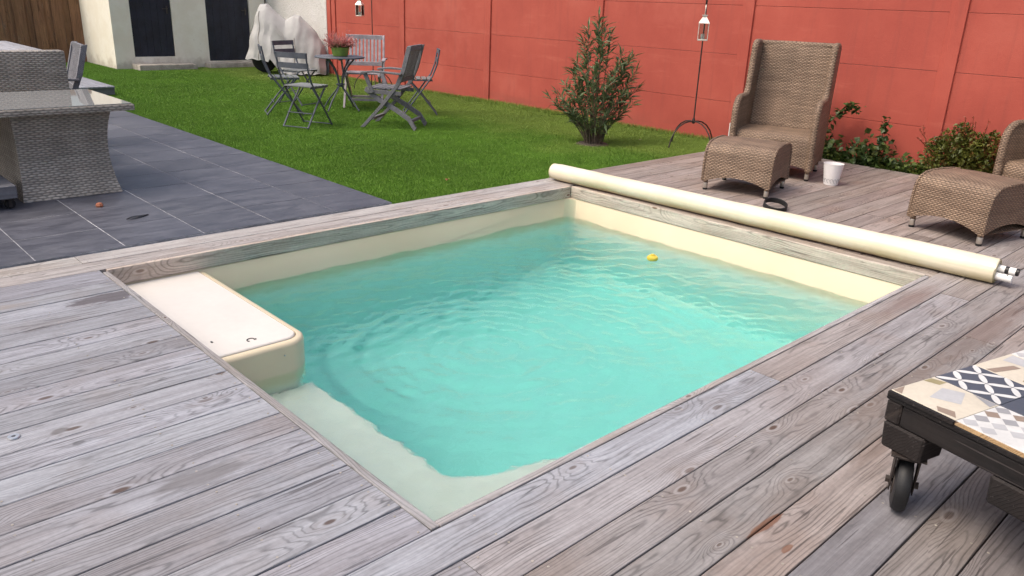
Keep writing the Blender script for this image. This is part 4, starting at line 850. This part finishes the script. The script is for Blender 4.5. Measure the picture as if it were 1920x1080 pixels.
def wood_chair(label, loc, rz, mt='light_grey_wood_paint'):
    o = thing('wooden_armchair', label, 'armchair', (loc[0], loc[1], ZL), rz, 'slatted wooden folding armchairs')
    W = 0.255
    for sx in (-1, 1):
        m = MB(); pts = [(-0.30, 0.0), (-0.06, 0.26), (0.13, 0.50), (0.20, 0.66), (0.275, 0.93)]
        m.loft([[(sx * W - 0.014, y_ - 0.027, z_), (sx * W + 0.014, y_ - 0.027, z_), (sx * W + 0.014, y_ + 0.027, z_ + 0.004), (sx * W - 0.014, y_ + 0.027, z_ + 0.004)] for y_, z_ in pts]); m.build('back_leg', mt, o, bevel=0.003, smooth=40)
        xx_ = sx * (W - 0.035)
        m = MB(); pts = [(0.33, 0.0), (0.25, 0.12), (0.10, 0.215), (-0.12, 0.33), (-0.27, 0.44)]
        m.loft([[(xx_ - 0.014, y_ - 0.012, z_ - 0.024), (xx_ + 0.014, y_ - 0.012, z_ - 0.024), (xx_ + 0.014, y_ + 0.012, z_ + 0.024), (xx_ - 0.014, y_ + 0.012, z_ + 0.024)] for y_, z_ in pts]); m.build('front_leg', mt, o, bevel=0.003, smooth=40)
        m = MB(); m.loft([[(sx * (W + 0.03) - 0.026, y_, z_ - 0.011), (sx * (W + 0.03) + 0.026, y_, z_ - 0.011), (sx * (W + 0.03) + 0.026, y_, z_ + 0.011), (sx * (W + 0.03) - 0.026, y_, z_ + 0.011)] for y_, z_ in ((-0.29, 0.625), (-0.15, 0.640), (0.03, 0.635), (0.19, 0.625))]); m.build('armrest', mt, o, bevel=0.004, smooth=40)
        MB().bar((sx * (W + 0.02), -0.25, 0.614), (sx * (W + 0.005), -0.17, 0.40), 0.022, 0.045).build('arm_post', mt, o, bevel=0.003, smooth=0)
        MB().bar((sx * (W - 0.01), -0.24, 0.415), (sx * (W - 0.01), 0.17, 0.405), 0.022, 0.045).build('seat_rail', mt, o, bevel=0.003, smooth=0)
    for y_, z_ in ((0.262, 0.09), (-0.20, 0.10)): MB().bar((-W + 0.05, y_, z_), (W - 0.05, y_, z_), 0.03, 0.035, (0, 0, 1)).build('stretcher', mt, o, smooth=0)
    for k in range(7): MB().bb(-W + 0.024, W - 0.024, -0.255 + 0.060 * k, -0.255 + 0.060 * k + 0.046, 0.440, 0.456).build('seat_slat', mt, o, bevel=0.003, smooth=0)
    MB().bar((-W + 0.015, 0.262, 0.905), (W - 0.015, 0.262, 0.905), 0.024, 0.060, (0, 1, 0)).build('top_rail', mt, o, bevel=0.004, smooth=0)
    MB().bar((-W + 0.015, 0.155, 0.555), (W - 0.015, 0.155, 0.555), 0.022, 0.055, (0, 1, 0)).build('lower_rail', mt, o, bevel=0.003, smooth=0)
    for k in range(9):
        x_ = -W + 0.055 + k * (2 * W - 0.11) / 8; MB().bar((x_, 0.165, 0.58), (x_, 0.255, 0.88), 0.034, 0.012, (1, 0, 0)).build('back_slat', mt, o, bevel=0.002, smooth=0)
    return o
wood_chair('grey slatted wooden armchair turned away, right of the round table on open grass', (4.39, 6.44), facing(-0.60, 0.80), 'grey_stained_wood')
wood_chair('pale grey slatted wooden armchair facing the camera behind the round table', (5.13, 8.20), facing(-0.62, -0.78))
wood_chair('grey wooden armchair beside the plank table behind the wicker sofa', (0.915, 6.96), facing(-1.0, 0.12), 'grey_stained_wood')
bt = thing('bistro_table', 'round grey metal bistro table on the lawn', 'table', (4.60, 7.96, ZL))
MB().lathe([(0.30, 0.668), (0.322, 0.670), (0.325, 0.680), (0.320, 0.690), (0.0, 0.692)], 40, capt=False).build('table_top', 'grey_metal_paint', bt, smooth=40)
for k in range(4):
    a_ = R(22 + 90 * k); m = MB()
    m.tube([(r_ * math.cos(a_), r_ * math.sin(a_), z_) for r_, z_ in ((0.29, 0.005), (0.26, 0.035), (0.20, 0.12), (0.12, 0.205), (0.05, 0.275), (0.028, 0.34), (0.045, 0.43), (0.10, 0.53), (0.17, 0.61), (0.23, 0.665))], 0.0105, 7); m.build('leg', 'grey_metal_paint', bt)
m = MB(); m.tube([(0.046 * math.cos(R(a_)), 0.046 * math.sin(R(a_)), 0.33) for a_ in range(0, 360, 30)], 0.011, 6, closed=True); m.lathe([(0.04, 0.30), (0.042, 0.335)], 12); m.build('collar', 'grey_metal_paint', bt)

# ------------------------------------------------------------------ foliage helpers
def leaf_cloud(pts_dirs, L, W_, spread=0.0, fold=0.25, segs=3):
    """pts_dirs: (pos, dir, scale); lens-shaped folded leaves"""
    V_, F_ = [], []
    for p, d, s_ in pts_dirs:
        d = Vector(d).normalized(); ref = Vector((0, 0, 1)) if abs(d.z) < 0.95 else Vector((1, 0, 0)); sdv = d.cross(ref).normalized(); upv = sdv.cross(d)
        a_ = rng.uniform(-0.8, 0.8); sdv, upv = sdv * math.cos(a_) + upv * math.sin(a_), upv * math.cos(a_) - sdv * math.sin(a_)
        l = L * s_; w = W_ * s_; o_ = len(V_); p = Vector(p); droop = rng.uniform(0.0, 0.18)
        c1 = p + d * (l * 0.45); tip = p + d * l - Vector((0, 0, 1)) * (l * droop)
        V_ += [tuple(p), tuple(c1 + sdv * w / 2 + upv * w * fold), tuple(c1 - upv * w * 0.0), tuple(c1 - sdv * w / 2 + upv * w * fold), tuple(tip)]
        F_ += [(o_, o_ + 1, o_ + 2), (o_, o_ + 2, o_ + 3), (o_ + 2, o_ + 1, o_ + 4), (o_ + 3, o_ + 2, o_ + 4)]
    m = MB(); m.v = V_; m.f = F_; m.mi = [0] * len(F_); return m
def rv(s_=1.0): return Vector((rng.gauss(0, 1), rng.gauss(0, 1), rng.gauss(0, 1))).normalized() * s_
# oleander
ole = thing('oleander_bush', 'tall oleander bush growing in the lawn before the red wall', 'bush', (5.57, 4.33, ZL))
VR = Vector((0.731, -0.682, 0)); VF = Vector((0.69, 0.72, 0))      # across and away from the pool corner
tips = [(-0.02, 0.05, 1.31), (0.06, -0.02, 1.24), (-0.13, 0.0, 1.20), (0.12, 0.06, 1.14), (-0.17, 0.08, 1.10), (0.02, -0.08, 1.08), (-0.23, 0.02, 0.86), (-0.17, -0.1, 0.82), (-0.27, 0.1, 0.76),
        (0.26, 0.02, 0.96), (0.36, 0.0, 0.93), (0.32, 0.12, 0.88), (0.42, -0.04, 0.80), (0.38, 0.1, 0.70), (0.20, -0.12, 0.84), (0.46, 0.05, 0.60), (-0.42, 0.0, 0.52), (-0.50, 0.05, 0.47), (-0.36, -0.1, 0.46), (-0.33, 0.12, 0.60),
        (0.10, -0.2, 0.70), (-0.06, -0.22, 0.62), (0.28, -0.16, 0.56), (-0.22, -0.18, 0.52), (0.02, 0.22, 0.80), (0.16, 0.2, 0.66), (-0.2, 0.22, 0.55), (-0.05, -0.1, 0.78), (0.14, 0.0, 0.74), (0.40, -0.06, 0.44), (-0.30, -0.02, 0.36), (0.22, 0.05, 0.42), (0.0, -0.2, 0.40), (-0.12, 0.05, 0.70), (0.05, 0.05, 0.58),
        (-0.24, -0.12, 0.32), (0.12, -0.22, 0.34), (0.30, -0.1, 0.36), (-0.38, 0.02, 0.38), (-0.1, -0.2, 0.30), (0.34, 0.02, 0.50), (-0.14, 0.0, 0.44), (0.18, -0.05, 0.52), (0.0, 0.0, 0.46), (-0.26, 0.0, 0.60), (0.30, 0.06, 0.78)]
leaves = []; buds = []
for (ar, aw, zt) in tips:
    tip = VR * ar + VF * aw + Vector((0, 0, zt)); b0 = VR * (ar * 0.14 + rng.uniform(-0.05, 0.05)) + VF * (aw * 0.2 + rng.uniform(-0.04, 0.04))
    mid = b0.lerp(tip, 0.5) - VR * (ar * 0.18) ; pts_ = []
    for i in range(9):
        s_ = i / 8; p = b0 * (1 - s_) ** 2 + mid * 2 * s_ * (1 - s_) + tip * s_ ** 2; pts_.append(p)
    MB().tube([tuple(p) for p in pts_], [0.0075 * (1 - 0.7 * i / 8) for i in range(9)], 5).build('stem', 'stem_bark', ole)
    ln = (tip - b0).length; nw = int(6 + ln * 10)
    for i in range(nw):
        s_ = 1 - (i / nw) * min(0.72, 0.26 / ln + 0.10)
        p = b0 * (1 - s_) ** 2 + mid * 2 * s_ * (1 - s_) + tip * s_ ** 2; tg = ((tip - mid) * s_ + (mid - b0) * (1 - s_)).normalized()
        for q in range(3):
            d = (tg * rng.uniform(0.3, 1.1) + rv(0.95)); d.z = abs(d.z) * 0.7 + 0.12 if rng.random() < 0.85 else d.z
            leaves.append((p, d, rng.uniform(0.6, 1.15)))
    if ar > 0.2 and zt > 0.85 or rng.random() < 0.15:
        for q in range(14): buds.append((tip + rv(0.03) + Vector((0, 0, 0.03)), rv() + Vector((0, 0, 1.5)), rng.uniform(0.6, 1.2)))
tag(leaf_cloud(leaves, 0.145, 0.023).build('crown', 'oleander_leaf', ole, smooth=0, fixn=False), kind='stuff')
tag(leaf_cloud(buds, 0.022, 0.008).build('buds', 'pink_bud', ole, smooth=0, fixn=False), kind='stuff')
m = MB()
for k in range(22):
    a_ = rng.uniform(0, 6.28); r_ = rng.uniform(0.02, 0.09); m.tube([(r_ * math.cos(a_), r_ * math.sin(a_), -0.03), (r_ * 1.5 * math.cos(a_) + rng.uniform(-.03, .03), r_ * 1.5 * math.sin(a_), rng.uniform(0.10, 0.26))], [0.005, 0.003], 5)
tag(m.build('basal_shoots', 'stem_bark', ole, smooth=0), kind='stuff')
m = MB(); m.lathe([(0.21, 0.0), (0.17, 0.018), (0.08, 0.026), (0.0, 0.03)], 18, (0, 0, -0.02), capt=False); m.build('mulch', 'earth', ole)
# climbing plants and ground cover at the foot of the wall
def vine(name, label, y_, path_list, n_low, spread):
    o = thing(name, label, 'climbing plant', (6.93, y_, -0.06), 0, 'climbing plants at the foot of the red wall'); lv = []
    for path in path_list:
        P_ = [Vector(p) for p in path]; fine_ = []
        for i in range(len(P_) - 1):
            for k in range(6): fine_.append(P_[i].lerp(P_[i + 1], k / 6))
        fine_.append(P_[-1]); MB().tube([tuple(p) for p in fine_], 0.005, 5).build('stem', 'stem_bark', o)
        for p in fine_[4:]:
            for q in range(3): lv.append((p + rv(0.035) - Vector((0.015, 0, 0)), rv() + Vector((-0.7, 0, -0.1)), rng.uniform(0.6, 1.15)))
    for q in range(n_low):
        p = Vector((rng.uniform(-0.14, 0.05), rng.gauss(0, spread), abs(rng.gauss(0, 0.11)) + 0.05)); lv.append((p, rv() + Vector((-0.4, 0, 0.4)), rng.uniform(0.6, 1.2)))
    tag(leaf_cloud(lv, 0.072, 0.062, fold=0.12).build('foliage', 'vine_leaf', o, smooth=0, fixn=False), kind='stuff'); return o
vine('climbing_plant', 'climbing plant with a long arching shoot beside the armchair', 2.33, [[(0, 0, 0), (-0.02, 0.04, 0.22), (-0.03, -0.04, 0.42), (-0.03, -0.14, 0.54), (-0.04, -0.26, 0.60), (-0.03, -0.33, 0.58)], [(0, 0, 0), (-0.03, 0.05, 0.15), (-0.03, 0.03, 0.62), (-0.02, 0.04, 0.78)]], 380, 0.11)
vine('climbing_plant', 'climbing plant with one upright shoot against the wall, left of the reddish bush', 1.80, [[(0, 0, 0), (-0.02, -0.05, 0.22), (-0.03, -0.06, 0.40), (-0.03, -0.10, 0.52)], [(0, 0.05, 0), (-0.05, 0.05, 0.2)], [(0, -0.2, 0.0), (-0.03, -0.29, 0.18)]], 420, 0.13)
lv = []
for q in range(5200):
    y_ = rng.uniform(0.6, 2.75); x_ = rng.uniform(6.80, 7.02); z_ = -0.05 + abs(rng.gauss(0, 0.045)) * (1.0 + 0.6 * math.sin(y_ * 6))
    lv.append((Vector((x_, y_, z_)), rv() + Vector((-0.3, 0, 0.5)), rng.uniform(0.6, 1.3)))
tag(leaf_cloud(lv, 0.042, 0.030, fold=0.15).build('ground_cover', 'cover_leaf', None, smooth=0, fixn=False), 'low green ground cover between the deck and the red wall', 'ground cover', kind='stuff')
# reddish bush right
bu = thing('reddish_bush', 'dense green and reddish bush against the wall by the right footstool', 'bush', (6.90, 0.94, -0.06))
lv, tw = [], []
for q in range(5000):
    d = rv(); r_ = rng.random() ** 0.4; p = Vector((d.x * 0.19 * r_, d.y * 0.36 * r_, 0.28 + d.z * 0.27 * r_ + 0.04 * math.sin(7 * d.y))); p.x -= 0.08
    if p.z < 0: p.z = rng.uniform(0, .1)
    lv.append((p, rv() + Vector((-0.3, 0, 0.5)), rng.uniform(0.6, 1.2)))
for q in range(36):
    y_ = rng.uniform(-0.30, 0.36); base_ = Vector((rng.uniform(-0.2, 0.02), y_ * 0.8, 0.25)); tp = Vector((rng.uniform(-0.18, 0.02), y_ * 1.2 + rng.uniform(-0.04, 0.04), rng.uniform(0.46, 0.68) - 0.4 * abs(y_ + 0.05)))
    MB().tube([tuple(base_), tuple(tp)], 0.0022, 4).build('twig', 'red_twig_leaf', bu)
    for k in range(26): s_ = rng.uniform(0.3, 1.02); tw.append((base_.lerp(tp, s_), rv() + Vector((0, 0, 0.6)), rng.uniform(0.6, 1.2)))
tag(leaf_cloud(lv, 0.040, 0.026, fold=0.15).build('foliage', 'bush_leaf', bu, smooth=0, fixn=False), kind='stuff')
tag(leaf_cloud(tw, 0.020, 0.011, fold=0.15).build('young_leaves', 'red_twig_leaf', bu, smooth=0, fixn=False), kind='stuff')
# heather in a green pot on the round table
hp = thing('potted_heather', 'pink heather in a green pot on the round bistro table', 'plant', (4.60, 7.94, ZL + 0.693))
MB().lathe([(0.088, 0.0), (0.096, 0.006), (0.118, 0.10), (0.120, 0.112), (0.110, 0.112), (0.10, 0.09), (0.0, 0.088)], 24, capt=False).build('pot', 'green_pot', hp)
lv, gr = [], []
for q in range(190):
    a_ = rng.uniform(0, 6.283); t_ = rng.random() ** 0.7; b0 = Vector((0.07 * math.cos(a_) * rng.random(), 0.07 * math.sin(a_) * rng.random(), 0.09)); ln = rng.uniform(0.13, 0.26)
    d = Vector((math.cos(a_) * t_ * 1.25, math.sin(a_) * t_ * 1.25, rng.uniform(0.55, 1.1))).normalized(); tp = b0 + d * ln + Vector((0, 0, -0.06 * t_))
    for k in range(9):
        s_ = 0.35 + 0.65 * k / 8; lv.append((b0.lerp(tp, s_), d + rv(0.55), rng.uniform(0.8, 1.2)))
    for k in range(4): gr.append((b0.lerp(tp, 0.05 + 0.12 * k), d + rv(0.9), rng.uniform(0.8, 1.2)))
tag(leaf_cloud(lv, 0.036, 0.011, fold=0.1).build('flower_spikes', 'heather_spike', hp, smooth=0, fixn=False), kind='stuff')
tag(leaf_cloud(gr, 0.040, 0.010, fold=0.1).build('foliage', 'heather_green', hp, smooth=0, fixn=False), kind='stuff')

# ------------------------------------------------------------------ lantern stands and lanterns
def lantern_stand(label, loc, rz):
    o = thing('lantern_stand', label, 'lantern stand', (loc[0], loc[1], ZL), rz, 'iron crook stands by the red wall')
    m = MB(); m.tube([(0, 0, 0.25), (0, 0, 1.62)] + [(0.09 - 0.09 * math.cos(R(a_)), 0, 1.62 + 0.12 * math.sin(R(a_))) for a_ in range(20, 181, 20)] + [(0.182, 0, 1.56), (0.165, 0, 1.50), (0.140, 0, 1.485), (0.118, 0, 1.50)], 0.0075, 8); m.build('crook', 'rusty_black_iron', o)
    for k in range(4):
        a_ = R(45 + 90 * k); m = MB(); m.tube([(r_ * math.cos(a_), r_ * math.sin(a_), z_) for r_, z_ in ((0.0, 0.272), (0.06, 0.275), (0.13, 0.262), (0.20, 0.225), (0.26, 0.165), (0.30, 0.09), (0.32, 0.0))], 0.0075, 7); m.build('leg', 'rusty_black_iron', o)
    MB().lathe([(0.012, 0.25), (0.018, 0.262), (0.018, 0.288), (0.010, 0.31)], 12).build('boss', 'rusty_black_iron', o)
    return o
def lantern(label, loc, rz, w=0.105):
    o = thing('lantern', label, 'lantern', loc, rz, 'metal lanterns with candles hanging from crook stands'); h = w / 2; mt = 'galvanised_lantern'
    MB().bb(-h, h, -h, h, 0, 0.014).build('base', mt, o, bevel=0.002, smooth=0)
    for sx in (-1, 1):
        for sy in (-1, 1): MB().bb(sx * h - 0.006 * (sx > 0) * 1 - (0.0 if sx > 0 else 0.0), sx * h + (0.006 if sx < 0 else 0), sy * h - (0.006 if sy > 0 else 0), sy * h + (0.006 if sy < 0 else 0), 0.0141, 0.172).build('corner_post', mt, o, smooth=0)
    m = MB(); m.loft([[(-h - .004, -h - .004, 0.1722), (h + .004, -h - .004, 0.1722), (h + .004, h + .004, 0.1722), (-h - .004, h + .004, 0.1722)], [(-h, -h, 0.182), (h, -h, 0.182), (h, h, 0.182), (-h, h, 0.182)], [(-h * .42, -h * .42, 0.232), (h * .42, -h * .42, 0.232), (h * .42, h * .42, 0.232), (-h * .42, h * .42, 0.232)], [(-h * .42, -h * .42, 0.248), (h * .42, -h * .42, 0.248), (h * .42, h * .42, 0.248), (-h * .42, h * .42, 0.248)]]); m.build('roof', mt, o, smooth=0)
    MB().bb(-h * .55, h * .55, -h * .55, h * .55, 0.2482, 0.256).build('cap', mt, o, smooth=0)
    m = MB(); m.tube([(0.048 * math.cos(R(a_)), 0, 0.307 + 0.052 * math.sin(R(a_))) for a_ in range(0, 360, 15)], 0.0042, 7, closed=True); m.build('ring_handle', mt, o)
    for ax_ in (0, 1):
        for s_ in (-1, 1):
            m = MB(); e = h - 0.003
            m.box((s_ * e if ax_ == 0 else 0, s_ * e if ax_ else 0, 0.093), (0.0015 if ax_ == 0 else 2 * h - 0.014, 2 * h - 0.014 if ax_ == 0 else 0.0015, 0.155)); m.build('glass_pane', 'lantern_glass', o, smooth=0)
    MB().lathe([(0.021, 0.0142), (0.022, 0.018), (0.021, 0.066), (0.012, 0.066), (0.0, 0.062)], 14, capt=False).build('candle', 'candle_wax', o)
    return o
ang = math.atan2(-0.72, -0.60)
S1 = (6.40, 3.60); S2 = (6.45, 9.97)
lantern_stand('rusty iron crook stand on the lawn edge between oleander and armchair', S1, math.atan2(-0.50, -0.80))
ld = Vector((math.cos(math.atan2(-0.50, -0.80)), math.sin(math.atan2(-0.50, -0.80)), 0)) * 0.145
lantern('pale metal candle lantern hanging between the oleander and the armchair', (S1[0] + ld.x, S1[1] + ld.y, ZL + 1.485 - 0.352), R(35))
lantern_stand('iron crook stand at the far end of the red wall, behind the pale wooden armchair', S2, math.atan2(0.95, -0.3))
ld = Vector((math.cos(math.atan2(0.95, -0.3)), math.sin(math.atan2(0.95, -0.3)), 0)) * 0.145
lantern('pale metal candle lantern hanging at the far end of the red wall, above the heather', (S2[0] + ld.x * 1.3, S2[1] + ld.y * 1.9, ZL + 1.485 - 0.352), R(30))

# ------------------------------------------------------------------ covered motorbike by the stucco wall
cv = thing('covered_motorbike', 'two-wheeled vehicle under a loose pale grey cover by the white stucco wall', 'motorbike', (6.47, 12.90, ZL), math.atan2(-0.70, 0.714))
prof = [(-0.66, 0.36, 0.10), (-0.60, 0.62, 0.20), (-0.50, 0.98, 0.24), (-0.42, 1.23, 0.26), (-0.30, 1.25, 0.28), (-0.14, 1.10, 0.30), (0.02, 0.98, 0.31), (0.16, 1.07, 0.31), (0.26, 1.06, 0.30), (0.36, 0.94, 0.29), (0.50, 0.78, 0.27), (0.60, 0.62, 0.22), (0.68, 0.34, 0.12)]
m = MB(); loops = []; NP = 48
dense = []
for i in range(len(prof) - 1):
    for k in range(4):
        s_ = k / 4; dense.append(tuple(p * (1 - s_) + q * s_ for p, q in zip(prof[i], prof[i + 1])))
dense.append(prof[-1])
for (x_, zt, hw) in dense:
    x_ *= 1.12
    zb = 0.20 - 0.06 * math.sin(x_ * 3.0) if x_ < -0.22 else max(0.03, 0.03 + 0.28 * max(0, (-0.02 - x_) / 0.2)); zb += 0.012 * math.sin(31 * x_)
    lp = []
    for k in range(NP + 1):
        s_ = k / NP; a_ = math.pi * s_; sgn = math.cos(a_)
        drop = abs(sgn) ** 1.35; z_ = zt - (zt - zb) * (1 - (1 - abs(sgn)) ** 0.62 if abs(sgn) < 1 else 1)
        fl_ = 1 - (z_ - zb) / max(0.05, zt - zb)
        w_ = hw * (abs(sgn) ** 0.42) * (1 + 0.22 * fl_) * (1 if sgn > 0 else -1)
        fold_ = (0.010 * abs(math.sin(11 * x_ + 3 * z_)) + 0.006 * math.sin(41 * x_ - 6 * z_ + 1) + 0.030 * abs(math.sin(4 * x_ + 5 * z_ + 0.6))) * (0.3 + fl_)
        lp.append((x_ + 0.012 * math.sin(17 * z_), -w_ - fold_ * (1 if sgn > 0 else -1), z_))
    loops.append(lp)
V_ = [p for l in loops for p in l]; n_ = NP + 1
m.add(V_, [(i * n_ + k, i * n_ + k + 1, (i + 1) * n_ + k + 1, (i + 1) * n_ + k) for i in range(len(loops) - 1) for k in range(NP)])
m.build('cover', 'grey_cover_fabric', cv, smooth=24)
for li, k1 in ((13, 22), (30, 16)): MB().tube([(p[0], p[1] - 0.004, p[2] + 0.002) for p in loops[li][0:k1]], 0.006, 5).build('seam', 'concrete', cv)
MB().tube([(l[0][0], l[0][1] - 0.003, l[0][2]) for l in loops], 0.008, 5).build('hem', 'grey_cover_fabric', cv)
for x_ in (-0.45, 0.46):
    o = MB().lathe([(0.03, -0.03), (0.20, -0.035), (0.235, -0.02), (0.24, 0.0), (0.235, 0.02), (0.20, 0.035), (0.03, 0.03)], 28).build('wheel', 'black_rubber', cv, (x_, 0, 0.24)); o.rotation_euler = (R(90), 0, 0)
m = MB(); m.tube([(-0.42, 0, 0.30), (-0.30, 0, 1.15)], 0.02, 8); m.tube([(-0.45, 0, 0.25), (0.46, 0, 0.25)], 0.03, 8); m.build('frame', 'dark_pipe', cv)
m = MB(); m.tube([(-0.12, -0.30, 0.78), (-0.02, -0.305, 0.70), (0.03, -0.30, 0.62), (0.02, -0.30, 0.72), (-0.10, -0.295, 0.85)], 0.008, 6); m.build('strap', 'grey_cover_fabric', cv)
